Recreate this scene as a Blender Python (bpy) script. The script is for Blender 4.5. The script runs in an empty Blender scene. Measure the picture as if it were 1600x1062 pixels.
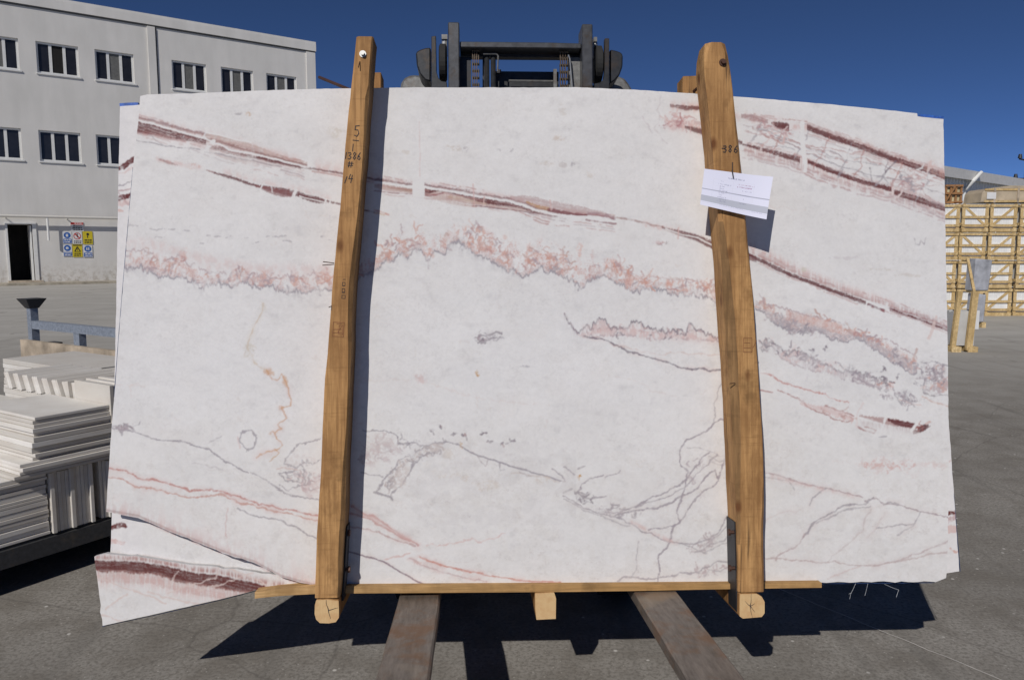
import bpy, bmesh, math, random
import numpy as np
from mathutils import Vector, Matrix
R = math.radians
rnd = random.Random(11)
sc = bpy.context.scene
COL = sc.collection

# ------------------------------------------------------------------ camera, sky, sun, exposure
FOC, HCAM = 1220.0, 1.70                      # focal length in photo pixels, eye height
PITCH = math.atan(141.0 / FOC)
cam = bpy.data.cameras.new('camera'); camo = bpy.data.objects.new('camera', cam); COL.objects.link(camo)
cam.sensor_width = 36; cam.lens = 36 * FOC / 1600; cam.clip_start = 0.05; cam.clip_end = 3000
camo.location = (0, 0, HCAM); camo.rotation_euler = (math.pi / 2 - PITCH, 0, 0)
sc.camera = camo
SUN_EL, SUN_AZ = R(38.5), R(23.0)               # light travels towards azimuth SUN_AZ (right of forward)
world = bpy.data.worlds.new('World'); sc.world = world; world.use_nodes = True
wn = world.node_tree; bg = wn.nodes['Background']
sky = wn.nodes.new('ShaderNodeTexSky'); sky.sky_type = 'NISHITA'; sky.sun_disc = False
sky.sun_elevation = SUN_EL; sky.sun_rotation = R(180) + SUN_AZ
sky.altitude = 5000; sky.air_density = 0.42; sky.dust_density = 0.0; sky.ozone_density = 7.5
wn.links.new(sky.outputs[0], bg.inputs[0]); bg.inputs[1].default_value = 0.084
sl = bpy.data.lights.new('sun', 'SUN'); sl.energy = 3.3; sl.angle = R(0.53); sl.color = (1.0, 0.955, 0.90)
so = bpy.data.objects.new('sun', sl); COL.objects.link(so)
ldir = Vector((math.sin(SUN_AZ) * math.cos(SUN_EL), math.cos(SUN_AZ) * math.cos(SUN_EL), -math.sin(SUN_EL)))
so.rotation_euler = ldir.to_track_quat('-Z', 'Y').to_euler(); so.location = (-6, -12, 9)
sc.view_settings.view_transform = 'Standard'; sc.view_settings.look = 'None'
sc.view_settings.exposure = -0.06; sc.view_settings.gamma = 1.0; sc.view_settings.use_curve_mapping = False

# ------------------------------------------------------------------ where things stand
FW = Vector((0, math.cos(PITCH), -math.sin(PITCH))); UP = Vector((0, math.sin(PITCH), math.cos(PITCH))); RT = Vector((1, 0, 0))
C0 = Vector((0, 0, HCAM))
def ray(px, py): return RT * ((px - 800) / FOC) + UP * ((531 - py) / FOC) + FW
def on_plane(px, py, p, n):
    d = ray(px, py); return C0 + d * ((p - C0).dot(n) / d.dot(n))
def on_ground(px, py, z=0.0): return on_plane(px, py, Vector((0, 0, z)), Vector((0, 0, 1)))
def at_depth(px, py, Y): return on_plane(px, py, Vector((0, Y, 0)), Vector((0, 1, 0)))
def azv(a): return Vector((math.sin(R(a)), math.cos(R(a)), 0))

# the slab bundle's own frame: x along the slabs, y through them (away from the viewer), z up the slabs
BAZ, BTILT = R(-2.8), R(6.0)
ex = Vector((math.cos(BAZ), -math.sin(BAZ), 0)); ed = Vector((math.sin(BAZ) * math.cos(BTILT), math.cos(BAZ) * math.cos(BTILT), -math.sin(BTILT)))
eu = ex.cross(ed); OB = at_depth(830, 912, 2.75)
BM = Matrix(((ex.x, ed.x, eu.x, OB.x), (ex.y, ed.y, eu.y, OB.y), (ex.z, ed.z, eu.z, OB.z), (0, 0, 0, 1)))
def loc(px, py, w=0.0):
    p = on_plane(px, py, OB + ed * w, ed) - OB
    return (p.dot(ex), p.dot(eu))

# ------------------------------------------------------------------ object helpers
def tag(o, label=None, cat=None, group=None, kind=None):
    if label: o['label'] = label
    if cat: o['category'] = cat
    if group: o['group'] = group
    if kind: o['kind'] = kind
    return o
def empty(name, label, cat, group=None, location=(0, 0, 0), mat=None):
    o = bpy.data.objects.new(name, None); COL.objects.link(o); o.empty_display_size = .1
    o.location = location
    if mat is not None: o.matrix_world = mat
    return tag(o, label, cat, group)
class MB:
    def __init__(s): s.v = []; s.f = []; s.uv = None
    def add(s, vs, fs):
        n = len(s.v); s.v += [tuple(v) for v in vs]; s.f += [tuple(i + n for i in f) for f in fs]; return s
    def box(s, c, h, ax=None):
        c = Vector(c); ax = ax or (Vector((1, 0, 0)), Vector((0, 1, 0)), Vector((0, 0, 1)))
        vs = [c + ax[0] * h[0] * i + ax[1] * h[1] * j + ax[2] * h[2] * k for i in (-1, 1) for j in (-1, 1) for k in (-1, 1)]
        return s.add(vs, [(0, 1, 3, 2), (4, 6, 7, 5), (0, 4, 5, 1), (2, 3, 7, 6), (0, 2, 6, 4), (1, 5, 7, 3)])
    def span(s, a, b): # axis box between corners
        a, b = Vector(a), Vector(b); c = (a + b) / 2; h = (b - a) / 2
        return s.box(c, (abs(h.x), abs(h.y), abs(h.z)))
    def bar(s, a, b, w, t, up=(0, 0, 1)):
        a, b = Vector(a), Vector(b); d = (b - a).normalized(); u = Vector(up)
        x = d.cross(u)
        if x.length < 1e-4: x = d.cross(Vector((1, 0, 0)))
        x.normalize(); z = x.cross(d)
        return s.box((a + b) / 2, (w / 2, (b - a).length / 2, t / 2), (x, d, z))
    def tube(s, pts, r, n=8, cap=True):
        pts = [Vector(p) for p in pts]; base = len(s.v); rs = r if isinstance(r, (list, tuple)) else [r] * len(pts)
        for i, p in enumerate(pts):
            d = (pts[min(i + 1, len(pts) - 1)] - pts[max(i - 1, 0)]).normalized()
            u = Vector((0, 0, 1)) if abs(d.z) < .9 else Vector((1, 0, 0))
            x = d.cross(u).normalized(); y = x.cross(d)
            s.v += [tuple(p + (x * math.cos(2 * math.pi * k / n) + y * math.sin(2 * math.pi * k / n)) * rs[i]) for k in range(n)]
        for i in range(len(pts) - 1):
            for k in range(n):
                a = base + i * n + k; b = base + i * n + (k + 1) % n
                s.f.append((a, a + n, b + n, b))
        if cap:
            s.f.append(tuple(base + k for k in range(n))); s.f.append(tuple(base + (len(pts) - 1) * n + k for k in reversed(range(n))))
        return s
    def prism(s, poly, a, b): # poly in x,z ; extruded y from a to b (a = front)
        n = len(poly); vs = [(x, a, z) for x, z in poly] + [(x, b, z) for x, z in poly]
        fs = [tuple(range(n)), tuple(reversed(range(n, 2 * n)))] + [(i, i + n, (i + 1) % n + n, (i + 1) % n) for i in range(n)]
        return s.add(vs, fs)
    def build(s, name, m, parent=None, mat=None, bevel=0, smooth=False):
        me = bpy.data.meshes.new(name); me.from_pydata(s.v, [], s.f); me.validate()
        bm = bmesh.new(); bm.from_mesh(me); bmesh.ops.recalc_face_normals(bm, faces=bm.faces); 
        if bevel: bmesh.ops.bevel(bm, geom=[e for e in bm.edges], offset=bevel, segments=1, affect='EDGES', profile=.5)
        bm.to_mesh(me); bm.free()
        if smooth: me.polygons.foreach_set('use_smooth', [True] * len(me.polygons))
        me.materials.append(m)
        o = bpy.data.objects.new(name, me); COL.objects.link(o)
        if parent is not None: o.parent = parent
        if mat is not None: o.matrix_world = mat
        return o
def copy_tree(o, parent=None):
    c = o.copy(); COL.objects.link(c)
    if parent is not None: c.parent = parent
    for ch in [x for x in sc.objects if x.parent == o]: copy_tree(ch, c)
    return c

# ------------------------------------------------------------------ materials
class NT:
    def __init__(s, name, rough=.6, metal=0.0, spec=.5):
        s.m = bpy.data.materials.new(name); s.m.use_nodes = True; s.t = s.m.node_tree
        s.b = s.t.nodes['Principled BSDF']; s.b.inputs['Roughness'].default_value = rough
        s.b.inputs['Metallic'].default_value = metal; s.b.inputs['Specular IOR Level'].default_value = spec
        s._c = None
    def n(s, k, **kw):
        x = s.t.nodes.new(k)
        for a, b in kw.items(): setattr(x, a, b)
        return x
    def l(s, a, b): s.t.links.new(a, b)
    def coord(s, scale=(1, 1, 1), kind='Object', rot=(0, 0, 0)):
        c = s.n('ShaderNodeTexCoord'); mp = s.n('ShaderNodeMapping'); s.l(c.outputs[kind], mp.inputs[0])
        mp.inputs['Scale'].default_value = scale; mp.inputs['Rotation'].default_value = rot; return mp.outputs[0]
    def noise(s, vec, scale, detail=6, rough=.6, dist=0):
        x = s.n('ShaderNodeTexNoise'); s.l(vec, x.inputs['Vector']); x.inputs['Scale'].default_value = scale
        x.inputs['Detail'].default_value = detail; x.inputs['Roughness'].default_value = rough; x.inputs['Distortion'].default_value = dist
        return x.outputs['Fac']
    def ramp(s, fac, stops):
        x = s.n('ShaderNodeValToRGB'); s.l(fac, x.inputs[0]); e = x.color_ramp.elements
        while len(e) < len(stops): e.new(.5)
        for el, (p, c) in zip(e, stops):
            el.position = p; el.color = (c, c, c, 1) if isinstance(c, (int, float)) else (*c, 1)
        return x.outputs[0]
    def mix(s, fac, a, b, mode='MIX'):
        x = s.n('ShaderNodeMix', data_type='RGBA', blend_type=mode)
        for v, i in ((fac, x.inputs[0]), (a, x.inputs[6]), (b, x.inputs[7])):
            if isinstance(v, bpy.types.NodeSocket): s.l(v, i)
            elif isinstance(v, (int, float)): i.default_value = v if i == x.inputs[0] else (v, v, v, 1)
            else: i.default_value = (*v, 1)
        return x.outputs[2]
    def color(s, c):
        if isinstance(c, bpy.types.NodeSocket): s.l(c, s.b.inputs['Base Color'])
        else: s.b.inputs['Base Color'].default_value = (*c, 1)
    def bump(s, h, strength=.3, dist=.01):
        x = s.n('ShaderNodeBump'); x.inputs['Strength'].default_value = strength; x.inputs['Distance'].default_value = dist
        s.l(h, x.inputs['Height']); s.l(x.outputs[0], s.b.inputs['Normal'])
def simple(name, c, rough=.6, metal=0, var=.25, scale=8, bump=.0, spec=.5):
    t = NT(name, rough, metal, spec); v = t.coord(); f = t.noise(v, scale)
    t.color(t.ramp(f, [(.3, tuple(x * (1 - var) for x in c)), (.7, tuple(min(1, x * (1 + var)) for x in c))]))
    if bump: t.bump(f, bump)
    return t.m
def wood(name, lo, hi, grain=(1, 1, .06), knot=True, rough=.75, stain=(.10, .055, .02)):
    t = NT(name, rough, 0, .25); v = t.coord(grain)
    oi = t.n('ShaderNodeObjectInfo'); add = t.n('ShaderNodeVectorMath', operation='ADD'); t.l(v, add.inputs[0])
    mul = t.n('ShaderNodeMath', operation='MULTIPLY'); t.l(oi.outputs['Random'], mul.inputs[0]); mul.inputs[1].default_value = 37
    t.l(mul.outputs[0], add.inputs[1]); v = add.outputs[0]
    big = t.noise(v, 6, 3, .5, .6); fine = t.noise(v, 90, 5, .6, .3)
    w = t.n('ShaderNodeTexWave', wave_type='BANDS', bands_direction='X'); t.l(v, w.inputs[0]); w.inputs['Scale'].default_value = 14
    w.inputs['Distortion'].default_value = 16; w.inputs['Detail'].default_value = 5; w.inputs['Detail Scale'].default_value = 1.1
    c = t.mix(t.ramp(big, [(.3, 0.0), (.7, 1.0)]), lo, hi)
    c = t.mix(t.mix(.80, t.ramp(w.outputs['Fac'], [(.0, .0), (.30, 1.0)]), 1.0), tuple(x * .66 for x in lo), c)
    c = t.mix(t.ramp(fine, [(.35, .62), (.6, 0.0)]), c, tuple(x * .6 for x in lo))
    v2 = t.coord((1, 1, 1)); st = t.noise(v2, 7, 4, .65)
    c = t.mix(t.ramp(st, [(.58, 0.0), (.72, .55)]), c, stain)
    if knot:
        vo = t.n('ShaderNodeTexVoronoi'); t.l(t.coord((8, 8, 4.4)), vo.inputs[0]); vo.inputs['Scale'].default_value = 1.0
        c = t.mix(t.ramp(vo.outputs['Distance'], [(.05, .9), (.14, 0.0)]), c, (.13, .045, .015))
    v3 = t.coord((1, 1, 30)); saw = t.noise(t.coord((5, 1, 70)), 1.6, 5, .65, .2)
    c = t.mix(t.ramp(saw, [(.56, 0.0), (.72, .42)]), c, tuple(x * .40 for x in lo)); pa = t.noise(t.coord((1, 1, .5)), 9, 6, .65); c = t.mix(t.ramp(pa, [(.38, .65), (.56, 0.0)]), c, tuple(x * .62 for x in lo))
    sp_ = t.noise(t.coord(tuple(38 if g >= 1 else 1.3 for g in grain) if grain[2] < .1 else (1, 1, 1)), 1.0, 4, .6, .15); c = t.mix(t.ramp(sp_, [(.655, 0.0), (.70, .75)]), c, (.06, .035, .018)); c = t.mix(t.ramp(sp_, [(.26, .35), (.32, 0.0)]), c, tuple(min(1, x * 1.3) for x in hi))
    t.color(c); t.bump(fine, .5, .005); return t.m
M = {}
M['post_wood'] = wood('weathered_timber', (.37, .185, .068), (.56, .32, .13))
M['wane_wood'] = wood('dark_bark_side_timber', (.20, .11, .045), (.38, .22, .095), stain=(.03, .02, .015))
M['post_side'] = M['post_wood']
M['pale_wood'] = wood('pale_softwood', (.48, .28, .11), (.64, .42, .20), (.06, 1, 1), knot=False)
M['crate_wood'] = wood('crate_softwood', (.60, .42, .19), (.80, .62, .34), (.3, .3, .3), knot=False)
M['old_plank'] = simple('old_grey_plank', (.40, .33, .25), .85, var=.4, scale=5, bump=.2)
t = NT('end_grain', .8, 0, .2); v = t.coord((1, .2, 1))
w = t.n('ShaderNodeTexWave', wave_type='RINGS', rings_direction='Y'); t.l(v, w.inputs[0]); w.inputs['Scale'].default_value = 60; w.inputs['Distortion'].default_value = 1.5
c = t.mix(t.ramp(w.outputs['Fac'], [(.2, .25), (.7, 0.0)]), (.66, .46, .24), (.46, .29, .12))
c = t.mix(t.ramp(t.noise(t.coord(), 30, 4), [(.35, .45), (.55, 0.0)]), c, (.50, .27, .12)); t.color(c); M['end_grain'] = t.m
def metal_dark(name, c, rust=(.16, .06, .02), amt=(.52, .66), rough=.5, met=.3):
    t = NT(name, rough, met, .4); v = t.coord(); n1 = t.noise(v, 9, 8, .7); n2 = t.noise(v, 45, 5, .6)
    cc = t.mix(t.ramp(n2, [(.3, 0.0), (.7, 1.0)]), tuple(x * .75 for x in c), tuple(x * 1.3 for x in c))
    cc = t.mix(t.ramp(n1, [(amt[0], 0.0), (amt[1], .9)]), cc, rust); t.color(cc); t.bump(n2, .15, .003)
    return t.m
M['mast'] = metal_dark('greasy_black_steel', (.032, .034, .038), (.06, .045, .035), rough=.42)
M['mast_grey'] = metal_dark('grey_painted_steel', (.17, .17, .165), (.09, .06, .04), rough=.5)
M['fin'] = metal_dark('worn_dark_steel', (.07, .072, .078), (.07, .05, .035), rough=.38)
M['chain'] = metal_dark('oiled_chain_steel', (.10, .08, .06), (.12, .06, .03), rough=.45)
t = NT('worn_fork_steel', .5, .35, .5); v = t.coord(); n1 = t.noise(v, 7, 8, .68, .4); n2 = t.noise(t.coord((6, 1, 6)), 9, 7, .7); n3 = t.noise(v, 3.2, 3, .5)
cc = t.mix(t.ramp(n2, [(.3, 0.0), (.7, 1.0)]), (.10, .082, .068), (.235, .20, .172))
cc = t.mix(t.ramp(n1, [(.50, 0.0), (.64, .7)]), cc, (.20, .105, .055)); cc = t.mix(t.ramp(n3, [(.60, 0.0), (.68, .5)]), cc, (.34, .28, .21))
t.color(cc); t.l(t.ramp(n1, [(.3, .42), (.7, .7)]), t.b.inputs['Roughness']); t.bump(n2, .15, .004); M['fork'] = t.m
M['dark_steel'] = simple('dark_bracket_steel', (.03, .03, .035), .5, .4)
M['bolt'] = simple('rusty_bolt_steel', (.10, .05, .035), .6, .5)
M['bright_steel'] = simple('zinc_bolt_steel', (.5, .5, .48), .35, .8)
M['rubber'] = simple('tyre_rubber', (.02, .02, .02), .85)
M['paint_yellow'] = simple('forklift_yellow_paint', (.45, .25, .02), .4)
M['blue_tape'] = simple('blue_backing_mesh', (.03, .11, .42), .6, var=.4, scale=60)
M['blue_edge'] = simple('dark_blue_resin_edge', (.022, .05, .14), .6, var=.4, scale=60)
M['fibre'] = simple('pale_glass_fibre', (.5, .52, .55), .8)
M['ink'] = simple('black_marker_ink', (.03, .025, .03), .7)
M['ink_brown'] = simple('brown_stamp_ink', (.24, .10, .045), .8)
# ------------------------------------------------------------------ ground
t = NT('worn_concrete', .9, 0, .2); v = t.coord()
n1 = t.noise(v, .9, 6, .65, .5); n2 = t.noise(v, 3.0, 8, .65); n3 = t.noise(v, 60, 6, .7); n4 = t.noise(v, 14, 5, .75, 1.0)
c = t.mix(t.ramp(n1, [(.35, 0.0), (.65, 1.0)]), (.245, .230, .207), (.325, .306, .277))
c = t.mix(t.ramp(n2, [(.38, .75), (.56, 0.0)]), c, (.19, .172, .148))
c = t.mix(t.ramp(n3, [(.40, .75), (.54, 0.0)]), c, (.15, .138, .12)); c = t.mix(t.ramp(n4, [(.66, 0.0), (.74, .55)]), c, (.52, .50, .46))
vo = t.n('ShaderNodeTexVoronoi', feature='F1'); t.l(v, vo.inputs[0]); vo.inputs['Scale'].default_value = 7.5
c = t.mix(t.ramp(vo.outputs['Distance'], [(.04, .9), (.075, 0.0)]), c, (.60, .58, .54))
vo2 = t.n('ShaderNodeTexVoronoi', feature='F1'); t.l(t.coord((1, 1, 1), rot=(0, 0, .6)), vo2.inputs[0]); vo2.inputs['Scale'].default_value = 26; vo2.inputs['Randomness'].default_value = 1
c = t.mix(t.ramp(vo2.outputs['Distance'], [(.07, .55), (.12, 0.0)]), c, (.50, .48, .44))
sc_ = t.noise(t.coord((.6, 9, 1), rot=(0, 0, .35)), 5, 5, .7, .4); c = t.mix(t.ramp(sc_, [(.60, 0.0), (.72, .35)]), c, (.46, .44, .40))
ve = t.n('ShaderNodeTexVoronoi', feature='DISTANCE_TO_EDGE'); wv = t.n('ShaderNodeMixRGB'); wv.inputs[0].default_value = .18; nz = t.n('ShaderNodeTexNoise'); t.l(v, nz.inputs['Vector']); nz.inputs['Scale'].default_value = 1.5; nz.inputs['Detail'].default_value = 8; t.l(v, wv.inputs[1]); t.l(nz.outputs['Color'], wv.inputs[2]); t.l(wv.outputs[0], ve.inputs['Vector']); ve.inputs['Scale'].default_value = .55
c = t.mix(t.ramp(ve.outputs['Distance'], [(.0006, .45), (.0022, 0.0)]), c, (.11, .10, .09))
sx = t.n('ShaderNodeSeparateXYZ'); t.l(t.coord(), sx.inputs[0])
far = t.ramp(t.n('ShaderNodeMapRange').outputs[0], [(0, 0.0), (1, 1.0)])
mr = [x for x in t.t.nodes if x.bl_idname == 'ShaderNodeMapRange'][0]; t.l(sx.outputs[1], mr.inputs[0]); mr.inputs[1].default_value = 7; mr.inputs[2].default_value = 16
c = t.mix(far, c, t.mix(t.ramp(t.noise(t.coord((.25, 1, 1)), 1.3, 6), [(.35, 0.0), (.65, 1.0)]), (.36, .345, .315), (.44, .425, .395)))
ty = t.noise(t.coord((4.5, .25, 1), rot=(0, 0, -.5)), 1.2, 5, .6); c = t.mix(t.ramp(ty, [(.56, 0.0), (.70, .45)]), c, (.15, .14, .125)); oil = t.noise(v, 1.7, 7, .6, 1.2); c = t.mix(t.ramp(oil, [(.62, 0.0), (.70, .5)]), c, (.13, .118, .10))
t.color(c); t.bump(n3, .25, .006); M['concrete'] = t.m
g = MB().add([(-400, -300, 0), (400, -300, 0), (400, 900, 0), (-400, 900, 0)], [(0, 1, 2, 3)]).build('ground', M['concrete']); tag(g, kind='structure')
# pale sealed joint in the concrete, running towards the viewer's right
a, b = on_ground(1180, 905), on_ground(1680, 1110); mb = MB(); d = (b - a); nrm = Vector((-d.y, d.x, 0)).normalized()
pts = [a + d * (i / 24) + nrm * rnd.uniform(-.004, .004) for i in range(25)]
vs = []; 
for p in pts: vs += [p + nrm * .0028 + Vector((0, 0, .004)), p - nrm * .0028 + Vector((0, 0, .004))]
mb.add(vs, [(2 * i, 2 * i + 1, 2 * i + 3, 2 * i + 2) for i in range(24)])
tag(mb.build('expansion_joint', simple('pale_joint_dust', (.55, .52, .48), .9)), kind='structure')

# ------------------------------------------------------------------ office building on the left
WAZ = math.degrees(math.atan(1592 / FOC)); wd = azv(WAZ); P0 = on_ground(0, 445.6); wn_ = Vector((wd.y, -wd.x, 0))   # outward normal (to the viewer)
def wt(px, py):  # pixel -> (distance along wall, height)
    p = on_plane(px, py, P0, wn_); return ((p - P0).dot(wd), p.z)
WM = Matrix(((wd.x, -wn_.x, 0, P0.x), (wd.y, -wn_.y, 0, P0.y), (0, 0, 1, 0), (0, 0, 0, 1)))  # local x along wall, y into the building
t = NT('pale_grey_render', .85, 0, .2); v = t.coord(); n1 = t.noise(t.coord((.5, 1, .12)), 3, 6, .6); n2 = t.noise(v, .5, 4, .5); n3 = t.noise(v, 25, 4)
c = t.mix(t.ramp(n2, [(.3, 0.0), (.7, 1.0)]), (.66, .645, .61), (.74, .72, .685)); c = t.mix(t.ramp(n1, [(.35, .35), (.6, 0.0)]), c, (.54, .53, .50))
sz = t.n('ShaderNodeSeparateXYZ'); t.l(v, sz.inputs[0]); mrr = t.n('ShaderNodeMapRange'); t.l(sz.outputs[2], mrr.inputs[0]); mrr.inputs[1].default_value = .1; mrr.inputs[2].default_value = 1.2; mrr.inputs[3].default_value = 1; mrr.inputs[4].default_value = 0
st = t.mix(1.0, mrr.outputs[0], t.ramp(t.noise(v, 4, 6, .7), [(.45, 0.0), (.7, .9)]), 'MULTIPLY'); c = t.mix(st, c, (.30, .25, .19))
t.color(c); t.bump(n3, .1, .01); M['render'] = t.m
M['white_frame'] = simple('white_window_frame', (.72, .72, .70), .5, var=.06)
M['pane'] = simple('dark_window_glass', (.022, .022, .026), .12, var=.3, scale=1.5, spec=.5)
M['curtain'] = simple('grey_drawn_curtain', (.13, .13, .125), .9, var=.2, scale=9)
M['open_dark'] = simple('dark_interior', (.012, .011, .011), .95)
bld = empty('office_building', 'long three storey pale grey building with rows of white framed windows', 'building', mat=WM)
H = wt(0, -13)[1]; L1 = wt(495, 200)[0]
# (x0, ytop_at_x0, ybot_at_x0, x1, sash kinds)
wins = [(-42, 50, 105, 27, 'dcd'), (55, 63, 112, 121, 'dod'), (147.5, 78, 125, 208, 'dcd'), (268, 96, 140, 321.5, 'dcd'), (345, 108, 150, 395, 'dcd'), (416, 118, 158, 463, 'dcd'),
        (-42, 196, 245, 32, 'ddd'), (59.5, 202, 252, 125, 'ddd'), (149.5, 211, 256, 210, 'ddd'), (268, 222, 266, 321.5, 'dcd'), (345, 229, 270, 395, 'dcd'), (416, 236, 274, 463, 'dcd')]
holes = []
for (xa, ya, yb, xb, k) in wins:
    t0, z1 = wt(xa, ya); _, z0 = wt(xa, yb); t1, _ = wt(xb, ya); holes.append((t0, t1, z0, z1, k))
for q in (0, 1):   # one height for each storey's row
    sub = holes[q * 6:q * 6 + 6]; za = sum(h[2] for h in sub[1:3]) / 2; zb = sum(h[3] for h in sub[1:3]) / 2
    for i in range(6): h = holes[q * 6 + i]; holes[q * 6 + i] = (h[0], h[1], za, zb, h[4])
d0, dz1 = wt(11, 350); d1, _ = wt(50, 352); holes.append((d0, d1, .12, dz1, 'door'))
TL = -14.0
xs = sorted({TL, L1} | {h[0] for h in holes} | {h[1] for h in holes}); zs = sorted({0.0, H} | {h[2] for h in holes} | {h[3] for h in holes})
w = MB()
for i in range(len(xs) - 1):
    for j in range(len(zs) - 1):
        cx, cz = (xs[i] + xs[i + 1]) / 2, (zs[j] + zs[j + 1]) / 2
        if any(h[0] < cx < h[1] and h[2] < cz < h[3] for h in holes): continue
        w.add([(xs[i], 0, zs[j]), (xs[i + 1], 0, zs[j]), (xs[i + 1], 0, zs[j + 1]), (xs[i], 0, zs[j + 1])], [(0, 1, 2, 3)])
for (a0, a1, z0, z1, k) in holes:
    dp = 1.6 if k == 'door' else .22
    w.add([(a0, 0, z0), (a1, 0, z0), (a1, 0, z1), (a0, 0, z1), (a0, dp, z0), (a1, dp, z0), (a1, dp, z1), (a0, dp, z1)], [(0, 4, 5, 1), (1, 5, 6, 2), (2, 6, 7, 3), (3, 7, 4, 0)])
w.add([(L1, 0, 0), (L1, 14, 0), (L1, 14, H), (L1, 0, H), (TL, 0, 0), (TL, 14, 0), (TL, 14, H), (TL, 0, H)], [(0, 1, 2, 3), (4, 7, 6, 5), (1, 5, 6, 2)])
w.build('wall', M['render'], bld)
MB().span((TL - .06, -.06, H), (L1 + .06, 14.1, H + .12)).build('roof', M['render'], bld)
PH = wt(0, -13)[1] - wt(0, -1)[1]
MB().span((TL - .05, -.10, H - .42), (L1 + .05, -.003, H - .003)).build('parapet_band', M['render'], bld)
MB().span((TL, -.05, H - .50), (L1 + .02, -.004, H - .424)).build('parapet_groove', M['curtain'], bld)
j0 = wt(231, 80)[0]; j1 = wt(243, 80)[0]
MB().span((j0, -.09, .5), (j1, -.003, H - .505)).build('pilaster', M['render'], bld)
MB().span((j1 + .02, -.012, .5), (j1 + .09, -.002, H - .505)).build('joint_strip', M['curtain'], bld)
MB().span((L1 - .55, -.07, .5), (L1 + .0, -.003, H - .505)).build('pilaster', M['render'], bld)
for (a0, a1, z0, z1, k) in holes:
    if k == 'door':
        MB().add([(a0, 1.6, z0), (a1, 1.6, z0), (a1, 1.6, z1), (a0, 1.6, z1)], [(0, 1, 2, 3)]).build('dark_doorway', M['open_dark'], bld)
        f = MB(); f.span((a0 - .10, -.05, z0), (a0 - .002, -.002, z1 + .10)); f.span((a1 + .002, -.05, z0), (a1 + .16, -.002, z1 + .10)); f.span((a0 - .002, -.05, z1 + .002), (a1 + .002, -.002, z1 + .10))
        f.build('door_frame', M['white_frame'], bld)
        dr = MB().span((a1 - .10, .05, z0), (a1 - .04, 1.0, z1 - .05)).build('door', M['white_frame'], bld)
        MB().span((a1 - .16, .7, z0 + 1.0), (a1 - .10, .82, z0 + 1.05)).build('handle', M['dark_steel'], dr)
        MB().span((a0 - .12, -.35, .125), (a1 + .3, -.003, .21)).build('threshold', simple('stone_step', (.45, .38, .30), .9), bld)
        continue
    wf = MB(); fw = .09; wv = a1 - a0
    wf.span((a0 + .004, .10, z0 + .004), (a1 - .004, .18, z0 + fw)); wf.span((a0 + .004, .10, z1 - fw), (a1 - .004, .18, z1 - .004))
    cuts = [a0 + .004, a0 + wv * .335, a0 + wv * .665, a1 - .004]
    for q, cx in enumerate(cuts):
        wdt = .09 if q in (0, 3) else .13
        x0 = cx if q == 0 else (cx - wdt if q == 3 else cx - wdt / 2)
        wf.span((x0, .098, z0 + fw + .001), (x0 + wdt, .178, z1 - fw - .001))
    wo = wf.build('window', M['white_frame'], bld)
    for q in range(3):
        mm = M['pane'] if k[q] == 'd' else (M['curtain'] if k[q] == 'c' else M['open_dark'])
        MB().span((cuts[q] + .05, .13, z0 + .06), (cuts[q + 1] - .05, .145, z1 - .06)).build('pane', mm, wo)
    MB().span((a0 - .05, -.06, z0 - .07), (a1 + .07, .09, z0 - .003)).build('sill', M['white_frame'], wo)
# drain pipe along the wall above the door, with its short downpipe
zt = wt(0, 337.5)[1]; pipe = MB(); e1 = wt(500, 350)[0]
pipe.tube([(TL, -.34, zt), (e1, -.34, zt)], .065, 10)
for k in range(12):
    xx = TL + 1.5 + k * (e1 - TL - 2) / 11; pipe.span((xx - .02, -.34, zt - .1), (xx + .02, -.003, zt - .07))
pp = pipe.build('pipe', simple('cream_painted_pipe', (.62, .60, .55), .6, var=.05), bld, smooth=False)
x7 = wt(72.5, 345)[0]; zb = wt(73, 376)[1]
MB().tube([(x7, -.34, zt - .06), (x7, -.34, zb)], .05, 10).build('downpipe', M['white_frame'], bld)
# kerb strip of pavement along the building
kb = MB(); kb.span((TL, -1.15, .0), (L1 + 1, -.003, .12)); ko = kb.build('pavement', simple('old_kerb_concrete', (.38, .34, .27), .9, var=.4, scale=3), None, WM); tag(ko, kind='structure')
# safety signs
M['s_white'] = simple('sign_white', (.70, .70, .70), .5, var=.05); M['s_blue'] = simple('sign_blue', (.02, .11, .40), .5, var=.05); M['s_yellow'] = simple('sign_yellow', (.62, .50, .02), .5, var=.05)
M['s_red'] = simple('sign_red', (.50, .05, .04), .5, var=.05); M['s_black'] = simple('sign_black', (.02, .02, .02), .5)
def sdisc(mb, cx, cz, r, y, n=20, r2=None):
    if r2 is None: mb.prism([(cx + r * math.cos(2 * math.pi * i / n), cz + r * math.sin(2 * math.pi * i / n)) for i in range(n)], y - .002, y)
    else:
        for i in range(n):
            a, b = 2 * math.pi * i / n, 2 * math.pi * (i + 1) / n
            mb.prism([(cx + q * math.cos(p), cz + q * math.sin(p)) for q, p in ((r, a), (r, b), (r2, b), (r2, a))], y - .002, y)
def lines(mb, x0, x1, z0, z1, rows, y, seed):
    rr = random.Random(seed); h = (z1 - z0) / rows
    for i in range(rows):
        x = x0 + rr.uniform(0, .1) * (x1 - x0); zc = z1 - h * (i + .5)
        while x < x1 - .02:
            wl = rr.uniform(.04, .13); xe = min(x + wl, x1); mb.span((x, y - .002, zc - h * .27), (xe, y, zc + h * .27)); x = xe + .022
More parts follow.
